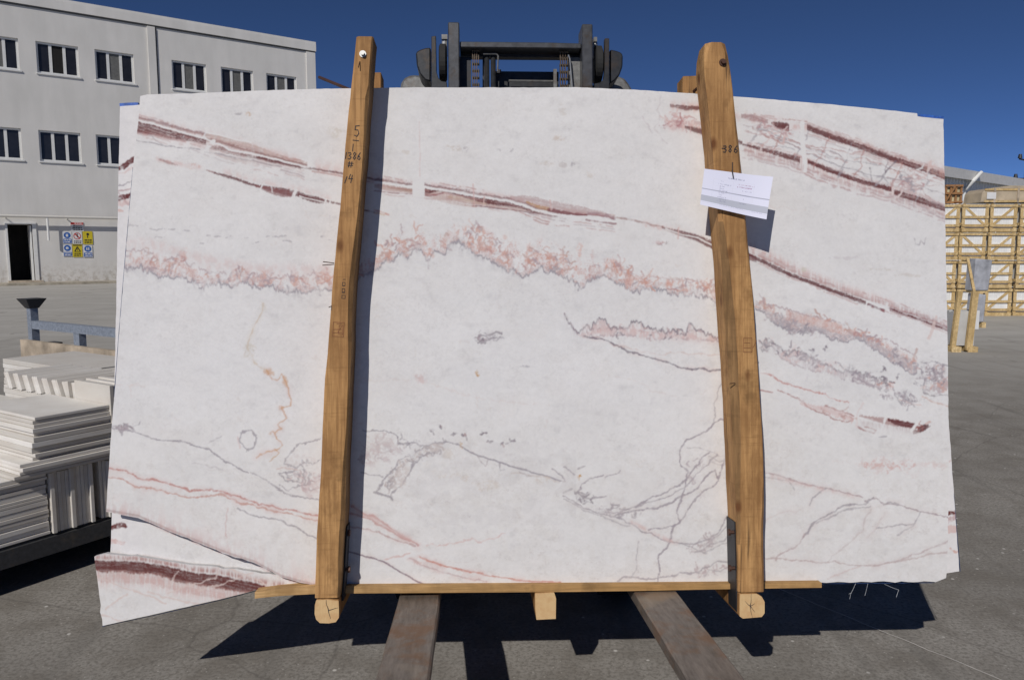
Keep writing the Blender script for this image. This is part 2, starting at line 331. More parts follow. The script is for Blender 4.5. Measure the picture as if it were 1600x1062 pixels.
def sign(px0, py0, px1, py1, base, label, deco):
    a0, zt_ = wt(px0, py0); a1, _ = wt(px1, py0); _, zb_ = wt(px0, py1)
    e = empty('safety_sign', label, 'sign', 'safety signs on the grey building'); e.matrix_world = WM @ Matrix.Translation((a0, -.03, zb_))
    W_, H_ = a1 - a0, zt_ - zb_
    MB().span((0, 0, 0), (W_, .027, H_)).build('sign_board', base, e)
    for (nm, m, fn) in deco:
        b_ = MB(); fn(b_, W_, H_); b_.build(nm, m, e)
Y1, Y2, Y3 = -.003, -.006, -.009
def blue_sign(px0, py0, px1, py1, label, kind, band=.40, seed=1):
    def pic(b, W, H):
        cx, cz, r = W * .5, H * .70, H * .2
        if kind == 'glove':
            b.span((cx - r * .5, Y2 - .002, cz - r * .6), (cx + r * .35, Y2, cz + r * .2))
            for i in range(4): b.span((cx - r * .5 + i * r * .23, Y2 - .002, cz + r * .2), (cx - r * .34 + i * r * .23, Y2, cz + r * (.55 + .08 * (i % 2))))
        elif kind == 'head': sdisc(b, cx - r * .1, cz, r * .55, Y2, 12); b.span((cx, Y2 - .002, cz - r * .4), (cx + r * .5, Y2, cz))
        else:
            for s_ in (-1, 1): b.span((cx + s_ * r * .35 - r * .18, Y2 - .002, cz - r * .6), (cx + s_ * r * .35 + r * .18, Y2, cz + r * .6))
    sign(px0, py0, px1, py1, M['s_white'], label, [('blue_disc', M['s_blue'], lambda b, W, H: sdisc(b, W * .5, H * .70, min(W * .40, H * .26), Y1)), ('pictogram', M['s_white'], pic),
        ('blue_band', M['s_blue'], lambda b, W, H: b.span((W * .05, Y1 - .002, H * .04), (W * .95, Y1, H * band))), ('lettering', M['s_white'], lambda b, W, H: lines(b, W * .12, W * .88, H * .07, H * (band - .03), 2, Y2, seed))])
blue_sign(97.2, 362, 111.5, 380.5, 'blue and white glove sign, upper left of the sign cluster', 'glove', .40, 3)
blue_sign(97.8, 382, 111.8, 400.5, 'blue and white head protection sign, lower left of the sign cluster', 'head', .36, 4)
blue_sign(129.5, 383, 143.8, 402, 'blue and white boots sign, lower right of the sign cluster', 'boots', .38, 5)
sign(109.5, 347, 130, 361, M['s_white'], 'white sign with red header bar above the other safety signs', [('header_bar', M['s_red'], lambda b, W, H: b.span((.01, Y1 - .002, H * .72), (W - .01, Y1, H - .01))), ('lettering', M['s_black'], lambda b, W, H: lines(b, W * .12, W * .9, H * .06, H * .64, 3, Y1, 6)), ('header_lettering', M['s_white'], lambda b, W, H: lines(b, W * .3, W * .9, H * .78, H * .96, 1, Y2, 16))])
def noent(b, W, H):
    sdisc(b, W * .5, H * .63, W * .40, Y1, 22, W * .32)
    b.bar((W * .26, Y1 - .003, H * .63 + W * .26), (W * .74, Y1 - .003, H * .63 - W * .26), .06, .002, (0, 1, 0))
sign(112.5, 361.5, 127.5, 381, M['s_white'], 'white prohibition sign with red crossed circle in the middle', [('red_circle', M['s_red'], noent), ('walking_figure', M['s_black'], lambda b, W, H: (sdisc(b, W * .5, H * .78, W * .06, Y2, 10), b.span((W * .46, Y2 - .002, H * .52), (W * .54, Y2, H * .74)))), ('lettering', M['s_black'], lambda b, W, H: lines(b, W * .1, W * .9, H * .04, H * .28, 2, Y1, 7))])
sign(129, 361.5, 144, 381.5, M['s_yellow'], 'plain yellow warning sign with black head pictogram, upper right of cluster', [('pictogram', M['s_black'], lambda b, W, H: (sdisc(b, W * .5, H * .78, W * .15, Y1, 12), b.span((W * .42, Y1 - .002, H * .5), (W * .52, Y1, H * .66)))), ('lettering', M['s_black'], lambda b, W, H: lines(b, W * .12, W * .92, H * .06, H * .40, 2, Y1, 8))])
def tri(b, W, H):
    for s_ in (-1, 1): b.bar((W * .5, Y1 - .002, H * .80), (W * (.5 + s_ * .3), Y1 - .002, H * .42), .045, .002, (0, 1, 0))
    b.span((W * .2, Y1 - .002, H * .40), (W * .8, Y1, H * .44)); b.span((W * .48, Y2 - .002, H * .48), (W * .52, Y2, H * .66))
sign(112.8, 381.5, 127.8, 401.5, M['s_yellow'], 'yellow warning triangle sign at bottom centre of the sign cluster', [('header_bar', M['s_black'], lambda b, W, H: b.span((.02, Y1 - .002, H * .88), (W - .02, Y1, H * .96))), ('triangle', M['s_black'], tri), ('lettering', M['s_black'], lambda b, W, H: lines(b, W * .12, W * .9, H * .05, H * .34, 2, Y1, 9))])

# ------------------------------------------------------------------ warehouse on the right
hz = on_ground(1478, 442); wp = on_plane(1478, 262, Vector((0, 26, 0)), Vector((0, 1, 0)))
HP = Vector((wp.x, wp.y, 0)); hd = azv(50); hn = Vector((hd.y, -hd.x, 0)); HMt = Matrix(((hd.x, -hn.x, 0, HP.x), (hd.y, -hn.y, 0, HP.y), (0, 0, 1, 0), (0, 0, 0, 1)))
wh = empty('warehouse', 'low warehouse with ribbed white metal wall and pale roof edge behind the crates', 'building', mat=HMt)
def ht(px, py):
    p = on_plane(px, py, HP, hn); return ((p - HP).dot(hd), p.z)
HT = ht(1478, 265)[1]; Lh = 30.0
cor = MB(); n = 190; x0 = -8.0
prof = [(0, 0), (.10, 0), (.14, .05), (.22, .05), (.26, 0)]
vs = []; k = 0; xx = x0
while xx < x0 + 38:
    for (dx, dy) in prof[:-1]: vs.append((xx + dx, .06 - dy))
    xx += .26
vv = [(a, b, 0) for a, b in vs] + [(a, b, HT - .1) for a, b in vs]; m_ = len(vs)
cor.add(vv, [(i, i + 1, i + 1 + m_, i + m_) for i in range(m_ - 1)]).build('wall', simple('white_ribbed_sheet', (.72, .73, .72), .5, .1, var=.08, scale=2), wh)
MB().span((x0 - .3, -.14, HT - .02), (x0 + 38.3, 14, HT + .03)).build('roof', simple('pale_roof_sheet', (.55, .55, .53), .6, var=.1), wh)
MB().span((x0 - .32, -.20, HT - .26), (x0 + 38.3, -.145, HT + .06)).build('gutter', simple('pale_gutter_metal', (.62, .61, .58), .5, var=.08), wh)
ta, tz = ht(1508, 279); tb, tz2 = ht(1523, 269)
MB().tube([(ta + .1, .0, tz - .35), (ta + .1, -.22, tz - .10), (ta + .5, -.32, tz + .22)], .06, 8).build('spout', M['white_frame'], wh)
MB().add([(x0, .35, 0), (x0, 14, 0), (x0, 14, HT - .05), (x0, .35, HT - .05), (x0 + 38, .35, 0), (x0 + 38, 14, 0), (x0 + 38, 14, HT - .05), (x0 + 38, .35, HT - .05)], [(0, 1, 2, 3), (4, 7, 6, 5), (1, 5, 6, 2)]).build('side_wall', M['render'], wh)
# lighting masts far behind
for i, (px, py, lab) in enumerate([(1593, 243, 'taller thin dark utility mast with lamp arm above the warehouse roof'), (1586, 274, 'shorter dark mast tip with two lamps just above the warehouse roof')]):
    p = at_depth(px, py, 60); e = empty('utility_mast', lab, 'mast', 'masts behind the warehouse', location=(p.x, p.y, 0))
    h_ = p.z; MB().tube([(.55, 0, 0), (.55, 0, h_ - .25)], .09, 8).build('pole', M['dark_steel'], e)
    MB().bar((0, 0, h_ - .25), (1.1, 0, h_ - .5 if i == 0 else h_ - .25), .1, .1).build('cross_arm', M['dark_steel'], e)
    for q in (0, 1): MB().tube([(q * .9 + .05, 0, h_ - .2), (q * .9 + .05, 0, h_ + .1)], [.16, .10], 8).build('lamp', M['dark_steel'], e)

# ------------------------------------------------------------------ crates of tiles
CY = on_ground(1560, 493.5).y; pxm = FOC / CY * 1.0
def crx(px): return at_depth(px, 420, CY).x
CW = crx(1540.5) - crx(1498); CH = .0; zrow = [at_depth(1560, y, CY).z for y in (493.5, 449, 404.5, 361.5, 318)]; CH = (zrow[4] - 0) / 4; CD = 1.0
M['white_tiles'] = simple('white_wrapped_tiles', (.80, .80, .78), .5, var=.12, scale=6)
def make_crate(flip):
    e = empty('tile_crate', 'x', 'crate', 'crates of tiles stacked by the warehouse'); w, h, d = CW - .02, CH - .012, CD
    m = M['crate_wood']; pw = .08; pt = .018
    inner = MB()
    for i in range(9):
        x = .07 + i * (w - .14) / 9; inner.span((x, .04, .10), (x + (w - .14) / 9 - .003, d - .05, h - .04 - .008 * ((i * 7) % 3)))
    inner.build('tile_pack', M['white_tiles'], e)
    P = {}
    def pl(key, c, hh): 
        o = MB().box((0, 0, 0), hh).build('plank', m, e); o.location = c; return o
    def like(o, c): 
        q = o.copy(); COL.objects.link(q); q.parent = e; q.location = c; return q
    v = pl('v', (pw / 2, pt * 1.5 + .002, h / 2), (pw / 2, pt / 2, h / 2))
    like(v, (w - pw / 2, pt * 1.5 + .002, h / 2)); like(v, (pw / 2, d - pt * 1.5, h / 2)); like(v, (w - pw / 2, d - pt * 1.5, h / 2))
    r = pl('r', (w / 2, pt / 2, h - .045), (w / 2, pt / 2, .031))
    for z in (h * .53, .16): like(r, (w / 2, pt / 2, z))
    like(r, (w / 2, d - pt / 2, h - .045)); like(r, (w / 2, d - pt / 2, .16))
    b = pl('b', (w / 2, .05, .045), (w / 2, .05, .045)); like(b, (w / 2, d - .05, .045))
    for x in (-.0, w):
        s = pl('s', (x + (.017 if x < .1 else -.017), d / 2, h - .045), (.015, d / 2 - .08, .034))
        like(s, (s.location.x, d / 2, .2))
    dg = MB(); hx = w / 2 - pw; hz_ = (h - .25) / 2
    dg.bar((-hx * flip, 0, -hz_), (hx * flip, 0, hz_), .02, .06, (0, 0, 1)); do = dg.build('plank', m, e); do.location = (w / 2, pt * 1.5 + .008, h / 2 + .05)
    return e
protos = {1: make_crate(1), -1: make_crate(-1)}; used = set()
flips = [[-1, -1, 1, 1], [1, 1, -1, -1], [1, 1, 1, 1], [1, 1, 1, 1]]
colx = [crx(1498) - CW - .03, crx(1498), crx(1541.5), crx(1589)]
cn = ['half hidden column beside the slab', 'second column from the slab', 'third column from the slab', 'column at the photo edge']
rn = ['bottom', 'second from bottom', 'third from bottom', 'top']
for ci in range(4):
    for ri in range(4):
        f = flips[ci][ri]; o = protos[f] if f not in used else copy_tree(protos[f]); used.add(f)
        o.location = (colx[ci] + rnd.uniform(-.012, .012), CY + rnd.uniform(-.03, .03), ri * CH + .002); o.rotation_euler.z = R(rnd.uniform(-.7, .7))
        o['label'] = 'pale timber tile crate, %s in the %s' % (rn[ri], cn[ci])
# brown crate and wrapped crate lying on top
tz = 4 * CH + .004
e = empty('slatted_crate', 'small reddish brown slatted crate standing on top of the crate stacks', 'crate', location=(crx(1476), CY + .2, tz)); w_ = crx(1503) - crx(1476); h_ = at_depth(1480, 288, CY).z - at_depth(1480, 318, CY).z
mm = simple('reddish_crate_wood', (.30, .15, .06), .8, var=.3)
for x in (0, .33, .66, 1): MB().span((x * (w_ - .05), 0, .0), (x * (w_ - .05) + .05, .03, h_)).build('slat', mm, e)
for z in (.02, .5, .9): MB().span((0, -.03, z * h_), (w_, -.002, z * h_ + .05)).build('slat', mm, e)
for s_ in (0, 1): MB().bar((w_ * (.0 + .5 * s_), -.04, .05), (w_ * (.5 - .0 * s_) if not s_ else w_, -.04, h_ - .05) if s_ == 0 else (w_, -.04, .05), .02, .04).build('slat', mm, e)
MB().span((.02, .05, .02), (w_ - .02, .5, h_ - .05)).build('content', simple('yellowish_packing', (.5, .42, .25), .8), e)
e = empty('wrapped_crate', 'long plastic wrapped timber crate lying on top of the crate stacks', 'crate', location=(crx(1526), CY + .05, tz)); w_ = 2.6; h_ = at_depth(1560, 289, CY).z - at_depth(1560, 317, CY).z
M['film'] = simple('milky_plastic_film', (.46, .38, .27), .35, var=.25, scale=3)
MB().prism([(.02, .03), (w_, .03), (w_, h_ - .03), (.75, h_), (.15, h_ - .08), (.05, h_ * .6)], 0, .8).build('wrap', M['film'], e, bevel=.01)
for x in (.35, .95, 1.6): MB().bar((x, -.02, .02), (x + (.12 if x > 1 else 0), -.02, h_ - .05), .015, .05, (1, 0, 0)).build('strap', M['old_plank'], e)
for z in (.03, h_ * .72): MB().span((.1, -.018, z), (w_, -.002, z + .05)).build('slat', M['crate_wood'], e)
MB().span((.15, -.03, h_ * .25), (.38, -.02, h_ * .62)).build('label_sheet', M['s_white'], e)
# pallet frame with standing slabs in front of the crates
gp = on_ground(1500, 549); GY = gp.y
def gx(px): return at_depth(px, 480, GY).x
e = empty('slab_rack', 'timber pallet rack holding a pack of upright grey slabs', 'rack', location=(gx(1488), GY, 0)); o0 = gx(1488)
def gz(y): return at_depth(1500, y, GY).z
for (a, b, wv, lab) in [((1497, 455), (1489, 549), .075, 0), ((1521, 455), (1514, 549), .10, 0)]:
    MB().bar((gx(a[0]) - o0, -.02, gz(a[1])), (gx(b[0]) - o0, -.06, .03), wv, .06, (0, 1, 0)).build('upright', M['crate_wood'], e)
MB().bar((gx(1534) - o0, .5, gz(405)), (gx(1521) - o0, .0, gz(458)), .04, .04).build('brace', M['crate_wood'], e)
for px in (1490, 1516): MB().span((gx(px) - o0 - .04, -.1, .0), (gx(px) - o0 + .12, .6, .09)).build('foot', M['crate_wood'], e)
for i in range(7): MB().span((gx(1491) - o0 + i * .004, .012 + i * .05, .10 + .01 * (i % 2)), (gx(1526) - o0 + i * .02, .052 + i * .05, gz(486) - .012 * (i % 3))).build('slab', simple('pale_grey_stone', (.50, .50, .49), .5, var=.12, scale=4) if i == 0 else bpy.data.materials['pale_grey_stone'], e)
MB().span((gx(1520) - o0, -.025, gz(514)), (gx(1530) - o0, .008, gz(485))).build('paper_sheet', M['s_white'], e)
M['grey_film'] = simple('grey_plastic_wrap', (.36, .37, .40), .3, var=.35, scale=5)
gp2 = on_ground(1530, 512)
e = empty('wrapped_slab_pack', 'tall grey plastic wrapped pack of slabs beside the timber rack', 'pack', location=(gp2.x, gp2.y, 0)); kx = gp2.y / FOC
b_ = MB().prism([(-11 * kx, .12), (7 * kx, .12), (8 * kx, 52 * kx), (-9 * kx, 54 * kx)], 0, .3).build('wrapped_base', M['grey_film'], e, bevel=.02)
MB().prism([(-14 * kx, 58 * kx), (10 * kx, 58 * kx), (13 * kx, 106 * kx), (-13 * kx, 108 * kx)], -.02, .32).build('wrapped_top', M['grey_film'], e, bevel=.02)
MB().span((-12 * kx, .0, 54.5 * kx), (9 * kx, .3, 57.5 * kx)).build('pallet_board', M['crate_wood'], e)
for x in (-12, 6): MB().span((x * kx - .03, .0, 0), (x * kx + .06, .5, .118)).build('foot', M['crate_wood'], e)
# ------------------------------------------------------------------ low trailer with tile stacks on the left
RA, RB = azv(32.5), azv(-57.5); BP = on_ground(0, 934); BN = Vector((RA.y, -RA.x, 0))
RM = Matrix(((RA.x, RB.x, 0, BP.x), (RA.y, RB.y, 0, BP.y), (0, 0, 1, 0), (0, 0, 0, 1)))   # x along the near beam (away), y into the bed (left), z up
def rt(px, py, off=0.0):
    p = on_plane(px, py, BP - BN * off, BN) - BP; return (p.dot(RA), p.z)
M['bed_steel'] = metal_dark('dusty_dark_bed_steel', (.055, .056, .06), (.10, .085, .07), rough=.6)
M['gate_steel'] = metal_dark('blue_grey_painted_steel', (.23, .26, .31), (.15, .12, .10), (.62, .75), .5, .1)
t = NT('cream_marble_tile', .55, 0, .35); v = t.coord(); oi = t.n('ShaderNodeObjectInfo')
c = t.mix(t.ramp(oi.outputs['Random'], [(0, 0.0), (1, 1.0)]), (.60, .57, .52), (.80, .775, .73)); c = t.mix(t.ramp(t.noise(t.coord((1, 1, 4)), 3, 5, .6), [(.4, .35), (.6, 0.0)]), c, (.52, .46, .40)); t.color(c); t.bump(t.noise(v, 50, 4), .1, .003); M['tile'] = t.m
zb0 = rt(0, 891)[1]; zb1 = rt(0, 863)[1]
tr = empty('flatbed_trailer', 'low dark steel flatbed with blue grey rear rail and old wooden side board', 'trailer', mat=RM)
BL = 4.6
MB().span((-1.6, .0, zb0), (BL, .09, zb1)).build('side_beam', M['bed_steel'], tr)
MB().span((-1.6, 2.2, zb0), (BL, 2.29, zb1)).build('side_beam', M['bed_steel'], tr)
for i in range(9): MB().span((-1.5 + i * .75, .095, zb0 + .01), (-1.42 + i * .75, 2.195, zb1 - .004)).build('cross_member', M['bed_steel'], tr)
MB().span((-1.6, .02, zb1 + .001), (BL, 2.27, zb1 + .012)).build('deck', M['bed_steel'], tr)
for x in (-1.0, .55, 3.9):
    for y in (.35, 1.75):
        MB().tube([(x, y, zb0 * .5), (x, y + .12, zb0 * .5)], zb0 * .5, 14).build('wheel', M['rubber'], tr)
# far rail: post with flared top, rail and board, running along RB
GD = 7.9
gpz = lambda y: at_depth(48, y, GD).z
G0 = at_depth(52, 500, GD); 
def gt(px, py):
    p = on_plane(px, py, Vector((G0.x, G0.y, 0)), RA); q = p - Vector((G0.x, G0.y, 0)); return (-(q.dot(RB)), p.z)
gt0 = Vector((G0.x, G0.y, 0)) - BP; gxo, gyo = gt0.dot(RA), gt0.dot(RB)
def G(px, py, off=0): a, z = gt(px, py); return Vector((gxo + off, gyo - a, z))
pt = G(50, 478); pb = G(57, 570); bx = MB()
p1 = Vector((pt.x, pt.y, .24)); p2 = Vector((pt.x, pt.y, pt.z)); MB().bar(p1, p2, .075, .075).build('corner_post', M['gate_steel'], tr)
fl = MB(); s0, s1, zt1 = .045, .10, G(48, 466).z
fl.add([(pt.x + a * s0, pt.y + b * s0, p2.z - .02) for a, b in ((-1, -1), (1, -1), (1, 1), (-1, 1))] + [(pt.x + a * s1, pt.y + b * s1, zt1) for a, b in ((-1, -1), (1, -1), (1, 1), (-1, 1))],
       [(0, 1, 5, 4), (1, 2, 6, 5), (2, 3, 7, 6), (3, 0, 4, 7), (4, 5, 6, 7)]).build('flared_cap', M['bed_steel'], tr)
ra, rb_ = G(52, 507), G(215, 522); z_ = (ra.z + G(180, 519).z) / 2
MB().span((ra.x - .035, ra.y, z_ - .04), (ra.x + .035, rb_.y, z_ + .04)).build('rail', M['gate_steel'], tr)
for px in (124, 196): q = G(px, 530); MB().span((q.x - .034, q.y - .06, .24), (q.x + .034, q.y + .04, z_ - .042)).build('stake', M['gate_steel'], tr)
w0, w1 = G(48, 528), G(215, 548); zt2 = (w0.z + G(178, 546).z) / 2; zb2 = (G(52, 561).z + G(178, 582).z) / 2
MB().span((w0.x - .09, w0.y + .03, zb2), (w0.x - .045, w1.y, zt2)).build('side_board', M['old_plank'], tr)
MB().span((w0.x - .04, w0.y - .4, .24), (w0.x + .03, w0.y - .55, zt2)).build('stake', M['bed_steel'], tr)

ztile = zb1 + .014
def tilebox(parent, a, b, jit=0, m=None, first=None):
    a, b = Vector(a), Vector(b); o = MB().span(a, b).build('tile', m or M['tile'], parent, bevel=.0015); return o
def stack(label, x0, x1, y0, y1, z0, z1, th, jit, seed, steps=None):
    e = empty('tile_stack', label, 'tile stack', 'stacks of cut marble tiles on the flatbed', mat=RM); rr = random.Random(seed); z = z0; i = 0; n = max(1, int(round((z1 - z0) / th))); th = (z1 - z0) / n
    hs = [rr.uniform(.7, 1.35) for _ in range(n)]; tot = sum(hs); hs = [h * (z1 - z0) / tot for h in hs]
    for i in range(n):
        th = hs[i]; s = steps(i / max(1, n - 1)) if steps else 0
        jx, jy = rr.uniform(-jit, jit), rr.uniform(-jit, jit)
        if i == n - 1: jx = jy = 0
        tilebox(e, (x0 + s + jx, y0 + jy + .25 * s, z + .0012), (x1 + jx * .6, y1 + jy, z + th - .0008)); z += th
    return e
cA = rt(54, 652); cB = rt(170, 632); cL = rt(36, 738); zT1b = cL[1]; L1T = cB[0] - cA[0]
xe, _ = rt(78, 760)
OFF = 0.0
stack('long low stack of flat cream tiles under the overhanging pile at the left edge', xe - 1.1, xe - .006, .02, .55, ztile, zT1b - .03, .022, .006, 1)
e = empty('tile_stack', 'row of cream strips standing upright on the steel beam beside the white slab', 'tile stack', 'stacks of cut marble tiles on the flatbed', mat=RM)
x = xe + .004; k = 0
while x < xe + 1.25:
    th = rnd.choice([.018, .02, .022]); off = (.0 if k % 5 else -.018) + rnd.uniform(-.004, .004); zt3 = zT1b - .032 - rnd.uniform(0, .008)
    if not (k in (11, 12)): tilebox(e, (x, .018 + off, ztile), (x + th - .001, .42 + off, zt3))
    x += th; k += 1
T = stack('tall leaning stack of square tiles with a clean top tile and stepped corner', cA[0], cA[0] + L1T, .0, .62, zT1b - .028, cA[1], .0215, .014, 4, lambda s: (.0 if s > .93 else (-.02 if s > .6 else (-.03 if s > .25 else -.115 * (1 - s)))))
# upright tiles behind, seen face on, and the rows of tiles on edge
zt5 = at_depth(100, 585, 4.4).z; zt4 = cA[1] + .085
e = empty('tile_stack', 'cream tiles standing upright side by side behind the square stack', 'tile stack', 'stacks of cut marble tiles on the flatbed', mat=RM)
bx0 = cA[0] + L1T
for i in range(9): tilebox(e, (bx0 + .003 + i * .023, -.012 + .006 * (i % 3), zT1b + .05), (bx0 + .024 + i * .023, .34 + .005 * (i % 2), zt4 + .02 - .004 * (i % 3)))
for i in range(4): tilebox(e, (bx0 + .215 + i * .023, -.01, ztile), (bx0 + .235 + i * .023, .5, zT1b + .02))
e = empty('tile_stack', 'row of small tiles leaning on edge behind the square stack', 'tile stack', 'stacks of cut marble tiles on the flatbed', mat=RM)
yy = .37
for i in range(24):
    o = MB().box((0, 0, 0), (.20, .0105, .055)).build('tile', M['tile'], e, bevel=.001) if i == 0 else o.copy()
    if i: COL.objects.link(o); o.parent = e
    o.location = (bx0 + .22 + .009 * (i % 3), yy, cA[1] + .030 - .004 * (i % 3)); o.rotation_euler = (R(-24 if i > 3 else -8), 0, 0); yy += .038 if i > 3 else .026
e = stack('wide stack of flat tiles under the leaning row, further back on the bed', cA[0], cA[0] + L1T - .01, .66, 1.9, ztile, cA[1] - .06, .03, .008, 7)
stack('flat pile of long tiles at the back of the bed below the wooden board', bx0 + .43, bx0 + .95, .02, 1.0, ztile, cA[1] + .045, .03, .01, 8)
stack('second pile of long tiles lying at the back left of the bed', bx0 + .43, bx0 + .95, 1.06, 2.1, ztile, cA[1] + .045, .03, .01, 9)

# ------------------------------------------------------------------ forks and forklift
FT = loc(700, 926)[1]                # height of the fork tops = underside of the board
lf0, lf1 = loc(624, 927)[0], loc(688, 927)[0]; rf0, rf1 = loc(989, 927)[0], loc(1055, 927)[0]
fk = empty('forklift', 'forklift behind the marble slabs with black mast top and two long worn forks', 'forklift', mat=BM)
for (a, b) in ((lf0, lf1), (rf0, rf1)):
    f = MB(); th = .045; n = 16
    ys = [-1.30 + i * (1.72 / n) for i in range(n + 1)]; vs = []
    for y in ys:
        s = min(1, max(.35, (y + 1.30) / .5)); tt = th * s; j = [rnd.uniform(-.0015, .0015) for _ in range(2)]
        vs += [(a + .006 + j[0], y, FT - .003), (b - .006 + j[1], y, FT - .003), (b + j[1], y, FT - .009), (b + j[1], y, FT - tt), (a + j[0], y, FT - tt), (a + j[0], y, FT - .009)]
    fs = [(i * 6 + k, i * 6 + (k + 1) % 6, i * 6 + 6 + (k + 1) % 6, i * 6 + 6 + k) for i in range(n) for k in range(6)] + [tuple(range(6)), tuple(n * 6 + k for k in reversed(range(6)))]
    f.add(vs, fs); f.span((a, .422, FT - th), (b, .47, FT + .62)); f.build('fork', M['fork'], fk)
W0 = .55
def lp(px, py, w=W0): u, v_ = loc(px, py, w); return u, v_
def pr(poly, w0, w1, name, m, bevel=0, par=None, ref=None):
    pts = [lp(x, y, w0 if ref is None else ref) for x, y in poly]; return MB().prism(pts, w0, w1).build(name, m, par or fk, bevel=bevel)
vlow = FT - .05
def upr(x0, x1, yt, w0, w1, name, m, bev=.004):
    u0, v1 = lp(x0, yt, w0); u1, _ = lp(x1, yt, w0); return MB().span((u0, w0, vlow), (u1, w1, v1)).build(name, m, fk, bevel=bev)
upr(700, 717.5, 34.5, .50, .62, 'mast_rail', M['fin']); upr(909.5, 926, 37.5, .50, .62, 'mast_rail', M['fin'])
# outer fins with a curved foot
pr([(674, 57), (681, 56), (682, 112), (685, 122), (690, 127), (698, 128), (699.5, 150), (674, 150)], .53, .56, 'fin_plate', M['mast'], .002)
pr([(945, 60), (952, 60), (952, 150), (927.5, 150), (927.5, 131), (938, 129), (943, 124), (944.5, 114)], .53, .56, 'fin_plate', M['mast'], .002)
pr([(649.5, 82), (655, 78), (664, 75), (673, 74), (673, 128), (664, 125), (656, 116), (651, 102)], .56, .70, 'guard_plate', M['mast'], .006)
pr([(953, 77), (963, 79), (971, 82), (973.5, 86), (973, 104), (968, 118), (961, 126), (953, 131)], .56, .70, 'guard_plate', M['mast'], .006)
for (x0, x1, y0, y1) in ((686.5, 698, 69, 127), (928, 940, 72, 130)):
    u0, v0 = lp(x0, y1, .60); u1, v1 = lp(x1, y0, .60); r = (v1 - v0) / 2
    MB().tube([(u0, .61, (v0 + v1) / 2), (u0 + .005, .61, (v0 + v1) / 2), (u1 - .005, .61, (v0 + v1) / 2), (u1, .61, (v0 + v1) / 2)], [r * .86, r, r, r * .86], 28).build('roller', M['rubber'], fk, smooth=False)
for (x0, x1, y) in ((690, 699, 54), (928, 933, 58)):
    u0, v0 = lp(x0, y, .60); u1, _ = lp(x1, y, .60); MB().span((u0, .6, v0 - .02), (u1, .64, v0)).build('cap_plate', M['mast_grey'], fk)
    MB().tube([((u0 + u1) / 2, .62, v0 - .09), ((u0 + u1) / 2, .62, v0 - .02)], .013, 8).build('bolt', M['bright_steel'], fk)
# cross head: pale flange above, dark web with the view through it
pr([(718.5, 65), (860, 66.5), (908, 68), (908, 76), (718.5, 74)], .52, .66, 'cross_head', M['fin'], .003)
pr([(719, 74.3), (908, 76.3), (908, 90), (719, 88.5)], .60, .64, 'cross_web', M['mast'])
pr([(718.5, 89), (736, 89), (736, 160), (718.5, 160)], .575, .62, 'side_web', M['mast'])
pr([(889, 90), (908.8, 90), (908.8, 160), (889, 160)], .575, .62, 'side_web', M['mast_grey'])
pr([(768, 111.5), (873, 112.5), (873, 160), (768, 160)], .66, .70, 'lower_cross_beam', M['mast'])
pr([(754, 89), (757, 89), (757, 160), (754, 160)], .60, .62, 'hose_guide', M['mast'])
for x0 in (757.5, 767.5):
    u, v1 = lp(x0 + 3.2, 88, .56); MB().tube([(u, .57, vlow + .5), (u, .57, v1)], .011, 12).build('cylinder', M['mast'], fk, smooth=True)
a = [lp(755, 84.5, .55), lp(776, 84.5, .55), lp(778.5, 88, .55), lp(777.5, 112, .55)]
MB().tube([(p[0], .55, p[1]) for p in a], .0035, 6).build('pipe_clamp', M['mast_grey'], fk)
a = [lp(888, 86, .55), lp(890.5, 92, .55), lp(892, 110, .55), lp(894.5, 138, .55)]
MB().tube([(p[0], .55, p[1]) for p in a], .0035, 6).build('steel_cable', M['bright_steel'], fk)
a = [lp(795, 126.5, .63), lp(868, 127.5, .63)]; MB().tube([(p[0], .63, p[1]) for p in a], .005, 6).build('rod', M['mast_grey'], fk)
pr([(865, 108), (870, 108), (870, 150), (865, 150)], .58, .60, 'bracket', M['mast_grey']); pr([(776, 108), (783, 109), (783, 114), (776, 114)], .58, .60, 'bracket', M['mast'])
for (x0, x1, yt) in ((737.5, 749, 79), (874, 888, 81)):   # roller chains: pins and link plates
    ch = empty('chain', None, None); ch.parent = fk; u0, v1 = lp(x0, yt, .56); u1, _ = lp(x1, yt, .56); wd_ = u1 - u0; pitch = .030; z = v1; i = 0
    lk = None; pn = None
    while z > v1 - .36:
        for q in range(4):
            fr = (q + .5) / 4 if i % 2 else (q + .25) / 3.5
            if q == 3 and i % 2 == 0: continue
            x = u0 + wd_ * fr
            if lk is None: lk = MB().prism([(-.0016, -.019), (.0016, -.019), (.0016, .019), (-.0016, .019)], -.011, .011).build('link', M['chain'], ch); o = lk
            else: o = lk.copy(); COL.objects.link(o)
            o.location = (x, .56, z - .012)
        if pn is None: pn = MB().tube([(-wd_ / 2, 0, 0), (wd_ / 2, 0, 0)], .006, 6).build('pin', M['chain'], ch); o = pn
        else: o = pn.copy(); COL.objects.link(o)
        o.location = (u0 + wd_ / 2, .56, z); z -= pitch; i += 1
    MB().span((u0 + .002, .575, v1 - .9), (u1 - .002, .58, v1 - .36)).build('leaf_run', M['chain'], ch)
# rounded grey head covers low on both sides
def cover(pts): return pr(pts, .80, .98, 'head_cover', M['mast_grey'], .012)
cover([(625, 135), (628, 125), (636, 118), (650, 116), (657, 118), (690, 126), (690, 160), (625, 160)])
cover([(940, 124), (962, 119), (972, 119), (981, 127), (990, 143), (990, 160), (940, 160)])
